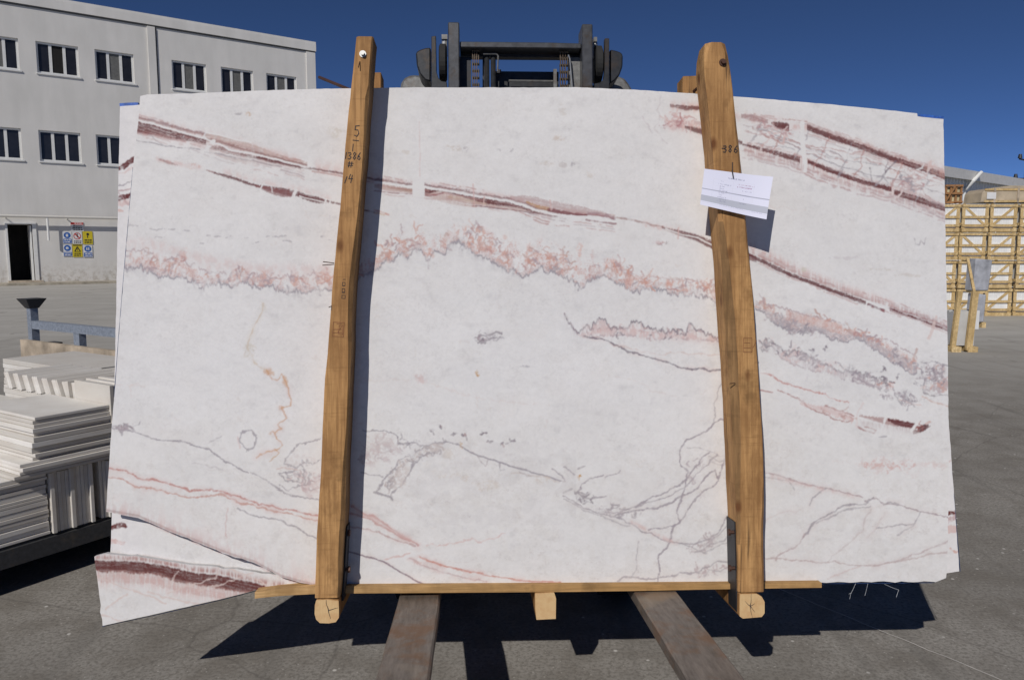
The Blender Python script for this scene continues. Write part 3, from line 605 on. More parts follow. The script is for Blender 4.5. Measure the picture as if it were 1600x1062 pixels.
# carriage, truck body, guard and wheels (behind the slabs)
MB().span((-.62, .475, FT + .05), (.62, .50, FT + .13)).build('carriage_bar', M['mast'], fk); MB().span((-.62, .475, FT + .45), (.62, .50, FT + .53)).build('carriage_bar', M['mast'], fk)
body = MB(); 
Bi = BM.inverted(); base = Matrix.Rotation(-BAZ, 4, 'Z'); base.translation = Vector((OB.x, OB.y, 0))
def fb(mb, name, m, bev=.0): o = mb.build(name, m, None, bevel=bev); o.parent = fk; o.matrix_world = base; return o
fb(MB().prism([(-.52, .30), (.52, .30), (.55, .42), (.55, .95), (-.55, .95), (-.55, .42)], 1.05, 2.9), 'body', M['paint_yellow'], .03)
fb(MB().span((-.42, 1.3, .952), (.42, 2.6, 1.08)), 'engine_hood', M['mast'], .03)
fb(MB().span((-.25, 1.9, 1.083), (.25, 2.0, 1.55)), 'seat', M['rubber'], .03)
for sx_ in (-1, 1):
    for y in (1.12, 2.7): fb(MB().bar((sx_ * .5, y, .952), (sx_ * .45, y + .05, 1.73), .05, .05), 'guard_post', M['mast'])
    fb(MB().tube([(sx_ * .58, 1.0, .30), (sx_ * .40, 1.0, .30)], .30, 24), 'wheel', M['rubber']); fb(MB().tube([(sx_ * .56, 2.6, .24), (sx_ * .42, 2.6, .24)], .24, 24), 'wheel', M['rubber'])
fb(MB().span((-.5, 1.1, 1.735), (.5, 2.8, 1.78)), 'overhead_guard', M['mast'])

# ------------------------------------------------------------------ timbers of the bundle
def timber(name, label, cat, stations, w0, w1, group=None, m=None, seed=0, top_round=.0, mat=None, wane=None):
    """stations: (photo y, xl, xr) of the front face, from top to bottom"""
    rr = random.Random(seed); ys = [s[0] for s in stations]; N_ = 46; rings = []
    m0 = rr.uniform(0, 6)
    for i in range(N_ + 1):
        y = ys[0] + (ys[-1] - ys[0]) * i / N_; xl = np.interp(y, ys, [s[1] for s in stations]); xr = np.interp(y, ys, [s[2] for s in stations])
        ul, v_ = loc(xl, y, w0); ur, _ = loc(xr, y, w0)
        j = lambda a, f, p: a * math.sin(i * f + p + m0) + a * .4 * math.sin(i * f * 2.7 + p * 2)
        ul += j(.0010, .55, 0) + rr.uniform(-.0006, .0006); ur += j(.0013, .4, 2) + rr.uniform(-.0006, .0006)
        ch = [.004 + max(0, j(.006, .21, q * 1.7)) for q in range(4)]
        if seed == 1: ch[1] = .005 + .010 * (.5 + .5 * math.sin(i * .33 + 1)) * (i / N_ > .1)
        if i / N_ < .06 and top_round: 
            k = (1 - (i / N_) / .06) ** 2 * top_round; ul += k * .3; ur -= k * .2; ch = [c_ + k * .5 for c_ in ch]
        wn0 = (wane(y) if wane else 0); ch[0] = max(ch[0], wn0)
        rings.append([(ul + ch[0], w0, v_), (ur - ch[1], w0, v_), (ur, w0 + ch[1] * .9, v_), (ur, w1 - ch[2], v_), (ur - ch[2], w1, v_), (ul + ch[3], w1, v_), (ul, w1 - ch[3], v_), (ul, w0 + ch[0] * (.9 if not wn0 else .45), v_)])
    mb = MB(); vs = [p for r_ in rings for p in r_]
    fs = [(i * 8 + k, i * 8 + (k + 1) % 8, i * 8 + 8 + (k + 1) % 8, i * 8 + 8 + k) for i in range(N_) for k in range(8)] + [tuple(range(8)), tuple(N_ * 8 + k for k in reversed(range(8)))]
    mb.add(vs, fs); o = mb.build(name, m or M['post_wood'], None, BM)
    if wane:
        o.data.materials.append(M['wane_wood'])
        for p in o.data.polygons:
            if p.index < N_ * 8 and p.index % 8 == 7 and wane((ys[0] + (ys[-1] - ys[0]) * (p.index // 8) / N_)) > .008: p.material_index = 1
    if seed == 1:
        o.data.materials.append(M['wane_wood'])
        for p in o.data.polygons:
            if p.index < N_ * 8 and p.index % 8 in (1, 2): p.material_index = 1
    tag(o, label, cat, group); return o
PW = -.113
lpo = timber('timber_post', 'left upright timber clamp post in front of the slab, marked 1386', 'post',
    [(57, 556, 583), (100, 551.5, 580), (160, 546, 576), (266, 536, 567), (380, 526, 558), (463, 518, 551), (540, 512, 548.5), (588, 508, 546), (700, 502, 542), (799, 497, 539), (870, 494, 534), (934, 491.5, 530)], PW, -.004, 'clamp posts in front of the slab', seed=1)
rpo = timber('timber_post', 'right upright timber clamp post with rounded top, behind the paper label', 'post',
    [(66, 1100, 1138), (90, 1099, 1140), (130, 1103, 1143), (220, 1112, 1155), (340, 1123, 1166), (480, 1133, 1178), (560, 1139, 1184), (640, 1143, 1190), (680, 1146, 1192), (760, 1149.5, 1194), (812, 1151.5, 1194.5), (925, 1154.5, 1195)], PW, -.004, 'clamp posts in front of the slab', seed=5, top_round=.03, wane=lambda y: float(np.interp(y, [320, 350, 420, 500, 600, 700, 780, 840, 925], [.0, .018, .026, .034, .031, .026, .014, .009, .0])))
# cross beams below, their sawn ends towards the viewer
def beam(px, w0, w1, label, poly):
    pts = [loc(x, y, w0) for x, y in poly]
    o = tag(MB().prism(pts, w0, w1).build('cross_beam', M['post_wood'], None, BM, bevel=.003), label, 'beam', 'beams under the slab bundle')
    cx = sum(p[0] for p in pts) / len(pts); cz = sum(p[1] for p in pts) / len(pts)
    MB().prism([(cx + (p[0] - cx) * .985, cz + (p[1] - cz) * .985) for p in pts], w0 - .003, w0 - .0005).build('sawn_end', M['end_grain'], o)
    o['_c'] = 0; del o['_c']; return o
beam(0, PW - .004, .42, 'round cornered beam end under the left post', [(494, 936.5), (512, 935.5), (529.5, 937.5), (530, 950), (530, 964), (525, 971), (514, 973), (500, 972.5), (494, 967), (491.5, 958), (492, 944)])
beam(0, -.034, .42, 'short middle beam end between the two forks', [(836, 926), (866, 924.5), (869, 934), (868.5, 966), (838, 967.5), (836, 950)][::1])
beam(0, PW - .004, .42, 'beam end with star shaped crack under the right post', [(1155.5, 927), (1182, 926.5), (1190, 931), (1194.5, 939), (1194.5, 957), (1190, 963), (1160, 965.5), (1155, 962)])
# thin board under the slabs, its left end sagging
bd = [(398, 925), (430, 920.5), (460, 917.5), (500, 916), (700, 914.5), (900, 913.5), (1100, 912), (1284, 910)]; bl = [(1284, 917.5), (1100, 920.5), (1000, 922.5), (900, 924), (700, 925.5), (500, 927), (460, 929), (430, 931), (398, 934.5)]
o = MB().prism([loc(x, y, -.03) for x, y in bd + bl], -.03, .30).build('base_board', M['pale_wood'], None, BM); tag(o, 'long thin pale board under the slab, its left end drooping', 'board')
# rear clamp posts, only their tops show
def rear(poly, label):
    pts = [loc(x, y, .20) for x, y in poly]; vb = FT + .0
    q = [(pts[0][0], vb), (pts[0][0], pts[0][1]), (pts[1][0], pts[1][1]), (pts[1][0], vb)]
    o = MB().prism(q, .20, .29).build('timber_post', M['post_wood'], None, BM, bevel=.003); tag(o, label, 'post', 'rear clamp posts')
rear([(562, 114), (595.5, 113)], 'rear timber post showing a sliver of its top right of the left clamp post')
rear([(1067, 119), (1103, 118)], 'rear timber post whose top shows left of the right clamp post')
def rod(a, b, wa, wb, label, r=.0045):
    pa, pb_ = loc(*a, wa), loc(*b, wb); o = MB().tube([(pa[0], wa, pa[1]), (pb_[0], wb, pb_[1])], r, 8).build('tie_rod', M['bolt'], None, BM); tag(o, label, 'rod', 'steel tie rods')
rod((499, 121), (560, 146), .36, -.02, 'dark steel rod end sticking out left of the left post top', .006)
rod((1103, 127), (1084, 143), .10, .19, 'dark steel rod between front and rear post tops on the right', .006)
# nails, bolts and brackets on the posts
def lathe_bolt(px, py, w, m, label, r=.012, parent=None):
    u, v_ = loc(px, py, w); e = MB(); e.tube([(u, w, v_), (u, w - .004, v_)], r, 14); e.tube([(u, w - .0045, v_), (u, w - .014, v_)], r * .62, 6)
    o = e.build('bolt', m, None); o.parent = parent; o.matrix_world = BM; return o
lathe_bolt(567, 85, PW, M['bright_steel'], '', .012, lpo); lathe_bolt(1129, 98, PW, M['bolt'], '', .013, rpo)
for (px, py, dx, par, nm) in ((541, 832, 1, lpo, 'bolt'), (541, 889, 1, lpo, 'bolt'), (1143.5, 831, -1, rpo, 'bolt'), (1144.5, 887, -1, rpo, 'bolt')):
    wq = -.055 if dx > 0 else -.085; u, v_ = loc(px, py, wq); o = MB().tube([(u - .010 * dx, wq, v_), (u + .006 * dx, wq, v_), (u + .0065 * dx, wq, v_), (u + .014 * dx, wq, v_)], [.007, .007, .012, .012], 8).build(nm, M['bolt'], None); o.parent = par; o.matrix_world = BM
for (poly, par) in (([(1147.5, 815), (1151.2, 815), (1154.4, 955), (1150.8, 955)], rpo),):
    o = MB().prism([loc(x, y, -.095) for x, y in poly], -.095, -.006).build('bracket', M['dark_steel'], None); o.parent = par; o.matrix_world = BM
o = MB().prism([loc(x, y, -.07) for x, y in [(541.2, 822), (543, 822), (536.5, 938), (533.6, 938)]], -.07, -.006).build('bracket', M['dark_steel'], None); o.parent = lpo; o.matrix_world = BM
for (a, b, par) in (((522, 411), (505, 409), lpo), ((522, 413), (504, 414.5), lpo), ((521, 477), (514, 480), lpo), ((1147, 598), (1140, 599), rpo), ((563, 98), (560, 106), lpo)):
    pa, pb_ = loc(*a, PW + .01), loc(*b, PW - .01); o = MB().tube([(pa[0], PW + .01 if par is lpo and a[0] < 530 else PW - .001, pa[1]), (pb_[0], PW - .012, pb_[1])], .0016, 6).build('nail', M['bolt'], None); o.parent = par; o.matrix_world = BM
# handwriting and stamps on the posts: thin ink ribbons just proud of the wood
G_ = {'1': [[(0.3, 0), (.5, 1)]], '3': [[(0, .95), (.6, 1), (.75, .8), (.3, .55), (.8, .35), (.5, 0), (0, .05)]], '8': [[(.7, .85), (.35, 1), (.1, .75), (.7, .3), (.45, 0), (.1, .2), (.7, .75), (.7, .85)]],
      '6': [[(.7, 1), (.2, .55), (.1, .15), (.5, 0), (.75, .25), (.5, .5), (.15, .35)]], '5': [[(.8, 1), (.15, .95), (.1, .6), (.6, .6), (.8, .3), (.5, 0), (.05, .1)]],
      '4': [[(.3, 1), (.05, .4), (.8, .45)], [(.65, .9), (.5, -.1)]], '#': [[(.25, 1), (.15, 0)], [(.65, 1), (.55, 0)], [(0, .68), (.9, .72)], [(0, .3), (.85, .36)]], '-': [[(0, .5), (.9, .55)]], '|': [[(.4, 1), (.35, 0)]], "'": [[(.4, 1), (.3, .4)]],
      '/': [[(.8, 1.0), (.1, 0)]], 'o': [[(0, 0), (0, 1), (1, 1), (1, 0), (0, 0)]]}
def ink(chars, parent, m, wd_=.0032, w=PW - .0012):
    mb = MB()
    for (ch, x, y, sx_, sy_, rot) in chars:
        for st in G_[ch]:
            pts = []
            for (a, b) in st:
                xx, yy = a * sx_, -b * sy_; c_, s_ = math.cos(R(rot)), math.sin(R(rot)); pts.append(loc(x + xx * c_ - yy * s_, y + xx * s_ + yy * c_, w))
            for i in range(len(pts) - 1):
                a, b = Vector((pts[i][0], 0, pts[i][1])), Vector((pts[i + 1][0], 0, pts[i + 1][1])); d = (b - a).normalized(); nn = Vector((-d.z, 0, d.x)) * wd_ / 2; a = a - d * wd_ * .3; b = b + d * wd_ * .3
                q = [a + nn, b + nn, b - nn, a - nn]; mb.add([(p.x, w, p.z) for p in q] + [(p.x, w + .001, p.z) for p in q], [(0, 1, 2, 3), (7, 6, 5, 4), (0, 4, 5, 1), (1, 5, 6, 2), (2, 6, 7, 3), (3, 7, 4, 0)])
    o = mb.build('handwriting', m, None); o.parent = parent; o.matrix_world = BM; return o
ink([('5', 553, 213, 9, 17, 4), ('-', 551, 221, 10, 4, 8), ('|', 549, 236, 5, 11, 4), ('1', 538, 248, 5, 10, 4), ('3', 543.5, 248.5, 6, 10, 4), ('8', 551, 249, 6, 11, 4), ('6', 558, 249.5, 6, 11, 4), ('#', 543, 261, 9, 9, 6), ('/', 538, 286, 5, 10, 0), ('4', 544, 284, 8, 12, 6)], lpo, M['ink'], .0026)
ink([('-', 1128, 234, 6, 4, 0), ('3', 1130, 238, 6, 10, 2), ('8', 1138, 238, 6.5, 11, 2), ('6', 1146.5, 238.5, 7, 11, 2), ('|', 1143, 274, 4, 20, 0)], rpo, M['ink'], .003)
def ray_cracks(cx, cy, L, w, parent, seed):
    r = random.Random(seed); mb = MB(); c_ = loc(cx, cy, w)
    for (a, l) in L:
        p = Vector((c_[0], w, c_[1])); a = R(a)
        for q in range(4):
            a += r.uniform(-.25, .25); n_ = p + Vector((math.cos(a), 0, math.sin(a))) * l / 4; d = (n_ - p).normalized(); k = Vector((-d.z, 0, d.x)) * (.0011 * (1 - q / 5)); mb.add([p + k, n_ + k, n_ - k, p - k], [(0, 1, 2, 3)]); p = n_
    o = mb.build('crack', M['ink'], None); o.parent = parent; o.matrix_world = BM
for o_ in [x for x in sc.objects if x.name.startswith('cross_beam')]:
    if 'star' in o_['label']: ray_cracks(1172, 946, [(85, .045), (-80, .045), (-35, .03), (140, .025), (20, .02)], PW - .0085, o_, 1)
    if 'round' in o_['label']: ray_cracks(513, 953, [(88, .038), (-92, .03), (10, .035)], PW - .0085, o_, 2)
ink([('o', 519.5, 525, 17, 22, 3), ('-', 520, 521, 15, 3, 0), ('-', 520, 516, 15, 3, 0), ('-', 526, 507, 8, 3, 0), ('/', 527, 519, 6, 10, 10), ('o', 529, 522, 6, 14, 3)], lpo, M['ink_brown'], .0016)
ink([('o', 534, 466, 5, 5, 3), ('-', 534, 459, 5, 3, 0), ('o', 534.5, 456, 4, 5, 0), ('-', 535, 448, 4, 3, 0), ('o', 535, 446, 4, 5, 0), ('-', 536, 438, 4, 3, 0)], lpo, M['ink'], .0014)
ink([('o', 1162, 550, 13, 22, 0), ('-', 1162, 545, 12, 3, 0), ('-', 1163, 537, 10, 3, 0), ('/', 1176, 543, 4, 12, 15)], rpo, M['ink_brown'], .0014)
# ------------------------------------------------------------------ marble: veins computed in the slab's own plane
X0, Y0, CWp, CHp = 130, 118, 1400, 880           # working canvas (photo pixels) used while drawing
nr = np.random.RandomState(5)
def vnoise(cx, cy, seed, oct=3, per=.5, h=CHp, w=CWp):
    r = np.random.RandomState(seed); out = np.zeros((h, w), np.float32); amp = 1; tot = 0
    for o in range(oct):
        gx_, gy_ = max(.9, cx / 2 ** o), max(.9, cy / 2 ** o); nx, ny = int(w / gx_) + 3, int(h / gy_) + 3
        g = r.rand(ny, nx).astype(np.float32); ox, oy = r.rand(), r.rand()
        x = np.arange(w) / gx_ + ox; y = np.arange(h) / gy_ + oy; xi = x.astype(int); yi = y.astype(int)
        xf = (x - xi).astype(np.float32); yf = (y - yi).astype(np.float32); xf = xf * xf * (3 - 2 * xf); yf = yf * yf * (3 - 2 * yf)
        xi = np.minimum(xi, nx - 2); yi = np.minimum(yi, ny - 2)
        a = g[yi][:, xi] * (1 - xf) + g[yi][:, xi + 1] * xf; b = g[yi + 1][:, xi] * (1 - xf) + g[yi + 1][:, xi + 1] * xf
        out += amp * (a * (1 - yf)[:, None] + b * yf[:, None]); tot += amp; amp *= per
    return out / tot
def n1(cell, seed, oct=3, w=CWp): return vnoise(cell, 9, seed, oct, .55, 2, w)[0] - .5
YY, XX = np.mgrid[0:CHp, 0:CWp].astype(np.float32); XX += X0; YY += Y0
GREY, DARK = (.36, .33, .355), (.20, .165, .19); BURG, RED, PINK, SALM = (.130, .027, .024), (.36, .13, .11), (.66, .46, .43), (.63, .38, .32)
BRN, OCH, WHT = (.50, .36, .31), (.55, .30, .12), (.765, .75, .74)
img = np.empty((CHp, CWp, 3), np.float32)
base = vnoise(90, 60, 1, 5, .6); b2 = vnoise(9, 7, 2, 4, .6); b3 = vnoise(34, 14, 3, 4, .6); sp = vnoise(3.2, 3.2, 4, 2)
val = .768 - .05 * np.clip((base - .5) * 3, -1, 1) * .5 - .025 * np.clip((b3 - .5) * 4, 0, 1) - .022 * np.clip((b2 - .52) * 5, 0, 1) - .06 * (sp - .5)
for k, s in enumerate((1.0, .982, .968)): img[..., k] = val * s
dn = vnoise(26, 18, 8, 3); wr = vnoise(60, 40, 9, 3); # warm, faint stains
m_ = np.clip((wr - .60) * 5, 0, 1) * .10
for k, s in enumerate((.70, .64, .58)): img[..., k] = img[..., k] * (1 - m_) + s * m_
ds = (np.clip((b3 - .62) * 7, 0, 1) * np.clip((b2 - .5) * 6, 0, 1)) * .12
for k in range(3): img[..., k] = img[..., k] * (1 - ds) + GREY[k] * ds
STRK = vnoise(30, 1.7, 21, 3, .6); STRK2 = vnoise(60, 2.6, 22, 3, .6); HATCH = vnoise(2.0, 16, 23, 3, .6); FINE = vnoise(2.2, 2.2, 24, 2, .6); MID = vnoise(8, 8, 25, 3, .6); BLOT = vnoise(20, 14, 26, 4, .6)
JX = vnoise(15, 15, 31, 5, .62) - .5; JY = vnoise(15, 15, 32, 5, .62) - .5; FLA = vnoise(12, 20, 33, 5, .6); FLB = vnoise(6, 9, 34, 4, .62); LONG = vnoise(45, 45, 35, 2)
def comp(ys, xs, a, col, *_):
    a = np.clip(a, 0, 1)[..., None]; img[ys, xs] = img[ys, xs] * (1 - a) + np.array(col, np.float32) * a
def box(x0, x1, y0, y1):
    return slice(int(max(0, y0 - Y0)), int(min(CHp, y1 - Y0))), slice(int(max(0, x0 - X0)), int(min(CWp, x1 - X0)))
def sm(a, lo, hi): t_ = np.clip((a - lo) / (hi - lo), 0, 1); return t_ * t_ * (3 - 2 * t_)
def crack(pts, w=1.2, col=GREY, a=.7, jit=5, brk=.25, halo=None):
    px = [p[0] for p in pts]; py = [p[1] for p in pts]; q = 12 + w * 3 + jit; ys, xs = box(min(px) - q, max(px) + q, min(py) - q, max(py) + q)
    if ys.stop <= ys.start or xs.stop <= xs.start: return
    x = XX[ys, xs] + JX[ys, xs] * jit * 2.6; y = YY[ys, xs] + JY[ys, xs] * jit * 2.6; d = np.full(x.shape, 1e9, np.float32)
    for (ax, ay), (bx, by) in zip(pts[:-1], pts[1:]):
        vx, vy = bx - ax, by - ay; t_ = np.clip(((x - ax) * vx + (y - ay) * vy) / (vx * vx + vy * vy + 1e-6), 0, 1); d = np.minimum(d, np.hypot(x - ax - t_ * vx, y - ay - t_ * vy))
    if halo: comp(ys, xs, halo[0] * np.exp(-(d / halo[1]) ** 2) * sm(BLOT[ys, xs], .35, .6), halo[2])
    ww = w * (.30 + .95 * MID[ys, xs]); comp(ys, xs, a * 1.22 * (.62 + .5 * FINE[ys, xs]) * (1 - sm(d, ww * .5, ww * .5 + 1.0)) * (1 - brk * 2.2 * (1 - sm(MID[ys, xs], .32, .5))), col)
def prof(pts, xs_, smooth=5, k=0):
    y = np.interp(xs_, [p[0] for p in pts], [p[1] for p in pts])
    if smooth > 1: y = np.convolve(np.pad(y, smooth // 2, 'edge'), np.ones(smooth) / smooth, 'same')[smooth // 2: smooth // 2 + len(xs_)]
    return y.astype(np.float32)
def band(top, bot, col=BURG, a=.9, streak=.5, edge=1.3, mode='s', bleed=0, seed=0, hair=0):
    """filled vein between two curves; streaks follow the vein"""
    x0 = max(top[0][0], bot[0][0]); x1 = min(top[-1][0], bot[-1][0]); ya = min(p[1] for p in top) - 14 - hair; yb = max(p[1] for p in bot) + 14 + bleed + hair; ys, xs = box(x0, x1, ya, yb)
    xr = XX[0, xs]; t_ = prof(top, xr)[None]; b_ = prof(bot, xr)[None]; y = YY[ys, xs] + (FINE[ys, xs] - .5) * 3.0 + JY[ys, xs] * 3
    if hair: b_ = b_ + (vnoise(3, 3, 60 + seed, 3, .7, 2, CWp)[0][xs][None]) * hair
    yy = np.clip((YY[ys, xs] - t_ + 40 + seed * 60).astype(int), 0, CHp - 1); xx = np.clip((XX[ys, xs] - X0).astype(int), 0, CWp - 1)
    st = STRK[yy, xx]; st2 = STRK2[yy, xx]
    ins = sm(y - t_, -edge, edge) * (1 - sm(y - b_, -edge, edge)); tex = 1 - streak * .8 * (1 - sm(st * .55 + st2 * .15 + FINE[ys, xs] * .3, .36, .52))
    if mode == 'h': tex = tex * (.45 + .55 * sm(HATCH[ys, xs], .36, .58))
    comp(ys, xs, a * ins * tex, col)
    if bleed:
        d = y - b_; comp(ys, xs, a * .5 * (d > -1) * np.exp(-np.maximum(d, 0) / bleed) * sm(HATCH[ys, xs], .42, .68), col)
def halo(line, up, dn_, col=PINK, a=.4, tex=FLB, x0=None, x1=None):
    x0 = x0 or line[0][0]; x1 = x1 or line[-1][0]; ys, xs = box(x0, x1, min(p[1] for p in line) - up * 3, max(p[1] for p in line) + dn_ * 3 + 2)
    y = YY[ys, xs] - prof(line, XX[0, xs])[None]; f = np.where(y < 0, np.exp(-(y / up) ** 2), np.exp(-(y / max(dn_, .1)) ** 2)); ends = sm(XX[ys, xs], x0, x0 + 8) * (1 - sm(XX[ys, xs], x1 - 8, x1))
    comp(ys, xs, a * f * ends * (.35 + .9 * sm(tex[ys, xs], .38, .62)), col)
def patch(x, y, rx, ry, col, a, lo=.42, hi=.6, rot=0, tex=None):
    q = max(rx, ry) * 1.3; ys, xs = box(x - q, x + q, y - q, y + q); c_, s_ = math.cos(R(rot)), math.sin(R(rot)); dx, dy = XX[ys, xs] - x, YY[ys, xs] - y
    dx = dx + JX[ys, xs] * rx * 2.2; dy = dy + JY[ys, xs] * ry * 2.6; d = ((dx * c_ + dy * s_) / rx) ** 2 + ((-dx * s_ + dy * c_) / ry) ** 2; t_ = (MID * .55 + FINE * .45 if tex is None else tex)[ys, xs] if True else 0; comp(ys, xs, a * np.clip(1.25 - d, 0, 1) * sm(t_, lo, hi), col)
def zig(xr, amp, seed, c=8):
    amp = amp * 1.5
    z = n1(c, seed, 2)[(xr - X0).astype(int) % CWp]; z2 = n1(c / 2.6, seed + 1, 2)[(xr - X0).astype(int) % CWp]
    z = np.abs(z) * 2.6 - .5; z2 = np.abs(z2) * 2.2 - .3; return (-(z * .7 + z2 * .5) * amp).astype(np.float32)
def fringe(edge, up, amp=9, pink=.75, grey=.55, seed=70, upper=None, below=8, x0=None, x1=None, pcol=SALM, dens=0.0, gcol=GREY, basegrey=.35):
    """jagged flame-like seam: grey scalloped lower line, salmon flames rising from it"""
    x0 = x0 or edge[0][0]; x1 = x1 or edge[-1][0]; hh = up if not isinstance(up, list) else max(p[1] for p in up)
    ys, xs = box(x0, x1, min(p[1] for p in edge) - hh - 22, max(p[1] for p in edge) + 26); xr = XX[0, xs]; e = (prof(edge, xr, 3) + zig(xr, amp, seed))[None]
    h_ = (np.interp(xr, [p[0] for p in up], [p[1] for p in up]).astype(np.float32)[None] if isinstance(up, list) else up); y = YY[ys, xs] + JY[ys, xs] * 5; x_ = XX[ys, xs]
    d = e - y; r = np.clip(d / h_, 0, 1.3); ins = sm(d, -.5, 1.5)
    f = FLA[ys, xs]; f2 = FLB[ys, xs]; fl = sm(f * .55 + f2 * .45 - r * .20 + dens, .36, .52) * (1 - sm(r, .72, 1.15))
    comp(ys, xs, ins * pink * .32 * fl, PINK)
    rid = 1 - np.abs(((f * 9 + f2 * 2.5) % 1) * 2 - 1); comp(ys, xs, ins * pink * 1.0 * fl * sm(rid, .45, .85) * sm(f2, .34, .56), pcol)
    comp(ys, xs, ins * pink * .55 * (1 - sm(r, .75, 1.1)) * sm(rid, .80, .97) * sm(MID[ys, xs], .35, .55), (.50, .37, .36))
    lw = np.abs(d) / (1 + np.abs(np.gradient(e[0]))[None] * .55); comp(ys, xs, grey * 1.15 * (1 - sm(lw, .55, 1.7)) * (.45 + .55 * sm(MID[ys, xs], .35, .5)), gcol)
    comp(ys, xs, grey * basegrey * ins * (1 - sm(d, 5, 15)) * sm(FINE[ys, xs] * .5 + f2 * .5, .36, .58), (.46, .42, .44))
    comp(ys, xs, grey * .6 * (d < 3) * np.exp(-np.maximum(-d, 0) / below) * sm(f2 * .6 + MID[ys, xs] * .4, .42, .62) * (.3 + .7 * sm(LONG[ys, xs], .42, .6)), GREY)
    if upper is not None:
        u_ = (prof(upper, xr, 3) + zig(xr, amp * .8, seed + 5))[None]; du = np.abs(y - u_) / (1 + np.abs(np.gradient(u_[0]))[None] * .5); comp(ys, xs, grey * .85 * (1 - sm(du, .5, 1.6)) * sm(MID[ys, xs], .3, .5), (.46, .36, .37))

def curls(edge, hts, n, seed, x0=None, x1=None):
    r = np.random.RandomState(seed); x0 = x0 or edge[0][0]; x1 = x1 or edge[-1][0]
    for k in range(n):
        x = r.uniform(x0, x1); e = np.interp(x, [p[0] for p in edge], [p[1] for p in edge]); h = np.interp(x, [p[0] for p in hts], [p[1] for p in hts]); dens = np.sin(x / 19.0) + np.sin(x / 7.3 + 1)
        if dens < -.5 + r.rand() * .6: continue
        y = e - 4 - r.rand() ** 1.4 * h * .8; L = r.uniform(5, 14); a = r.uniform(.5, 2.2); pts = [(x, y)]
        for q in range(4): a += r.uniform(-1.1, 1.1); pts.append((pts[-1][0] + math.cos(a) * L / 3, pts[-1][1] - math.sin(a) * L / 3))
        crack(pts, r.uniform(1.2, 2.6), [(.60, .33, .26), (.50, .30, .28), (.66, .44, .38), (.44, .35, .37), (.55, .40, .36)][r.randint(5)], r.uniform(.45, .85), 3, .2)
def worms(x, y, rx, ry, n, seed, cols, rot=0, L=(4, 12), w=(1.0, 1.9), a=(.4, .8)):
    r = np.random.RandomState(seed); c_, s_ = math.cos(R(rot)), math.sin(R(rot))
    for k in range(n):
        q = math.sqrt(r.rand()); t_ = r.rand() * 6.283; ux, uy = q * math.cos(t_) * rx, q * math.sin(t_) * ry; px, py = x + ux * c_ - uy * s_, y + ux * s_ + uy * c_; an = r.rand() * 6.283; pts = [(px, py)]; l = r.uniform(*L)
        for i in range(4): an += r.uniform(-1.3, 1.3); pts.append((pts[-1][0] + math.cos(an) * l / 4, pts[-1][1] + math.sin(an) * l / 4))
        crack(pts, r.uniform(*w), cols[r.randint(len(cols))], r.uniform(*a), 3, .3)
# faint natural filaments and beige clouding over the whole stone, denser in its lower third
xw = vnoise(70, 45, 91, 6, .58); xw2 = vnoise(40, 26, 92, 5, .6); xw3 = vnoise(150, 90, 93, 3); ALLY, ALLX = slice(0, CHp), slice(0, CWp)
def ridge(n_, k, w_): return 1 - sm(np.abs(((n_ * k) % 1) - .5) * 2, 0, w_)
lowm = .35 + .65 * sm(YY + 60 * (xw3 - .5), 640, 740)
comp(ALLY, ALLX, .42 * lowm * ridge(xw + .15 * (xw2 - .5), 3.0, .045) * sm(xw2, .42, .58), (.52, .46, .45)); comp(ALLY, ALLX, .30 * lowm * ridge(xw2, 3.0, .05) * sm(xw, .46, .60), (.60, .50, .46))
comp(ALLY, ALLX, .15 * sm(xw2 * .6 + MID * .4, .50, .62) * lowm, (.62, .575, .52)); comp(ALLY, ALLX, .09 * sm(xw * .6 + FINE * .4, .52, .64), (.60, .57, .56)); comp(ALLY, ALLX, .20 * sm(FINE * .6 + MID * .4, .60, .70) * sm(xw2, .4, .6), (.50, .48, .48))
# --- upper left burgundy vein, broken by white offsets
wl = [(212, 186), (250, 197), (317, 215), (333, 223), (385, 237), (475, 260)]
sh = lambda L, d, x0=-1e9, x1=1e9: [(x, y + d) for x, y in L if x0 <= x <= x1]
halo(sh(wl, -2), 10, 14, PINK, .42); halo([(212, 204), (322, 226)], 4, 7, PINK, .35); halo([(322, 214), (380, 228), (470, 256)], 9, 6, PINK, .45)
band([(212, 180), (250, 190), (322, 209)], [(212, 184), (250, 195), (322, 213)], (.27, .12, .11), .8, .5)
band([(212, 188), (250, 199), (322, 218)], [(212, 206), (250, 213), (290, 219), (322, 226)], BURG, .92, .72)
band([(212, 205), (240, 209), (290, 219)], [(212, 209), (240, 214), (290, 222)], (.38, .18, .17), .6, .6)
band([(322, 208), (340, 210), (370, 217), (400, 228), (440, 242), (480, 253)], [(322, 222), (340, 223), (385, 235), (430, 247), (480, 260)], BRN, .62, .75, seed=2)
band([(322, 216), (340, 218), (385, 232), (430, 244), (480, 257)], [(322, 221), (340, 223), (385, 236), (430, 248), (480, 260)], (.26, .12, .11), .75, .7, seed=3)
band([(327, 227), (345, 229), (385, 241), (430, 250), (484, 263)], [(327, 232), (345, 236), (372, 243), (400, 249), (440, 257), (484, 265)], BURG, .72, .75, seed=4)
band([(400, 243), (440, 252), (470, 260)], [(400, 247), (440, 257), (470, 264)], BURG, .85, .4, seed=1)
band([(327, 234), (372, 246), (440, 258)], [(327, 240), (372, 252), (440, 262)], BRN, .35, .8, seed=5)
crack([(212, 186), (250, 197), (317, 215), (321, 207), (345, 211), (372, 219), (392, 222)], 2.2, WHT, .95, 1.2, 0)
crack([(320, 216), (333, 223), (345, 226), (356, 233), (385, 238), (430, 248), (478, 261)], 2.6, WHT, .95, 1.2, 0)
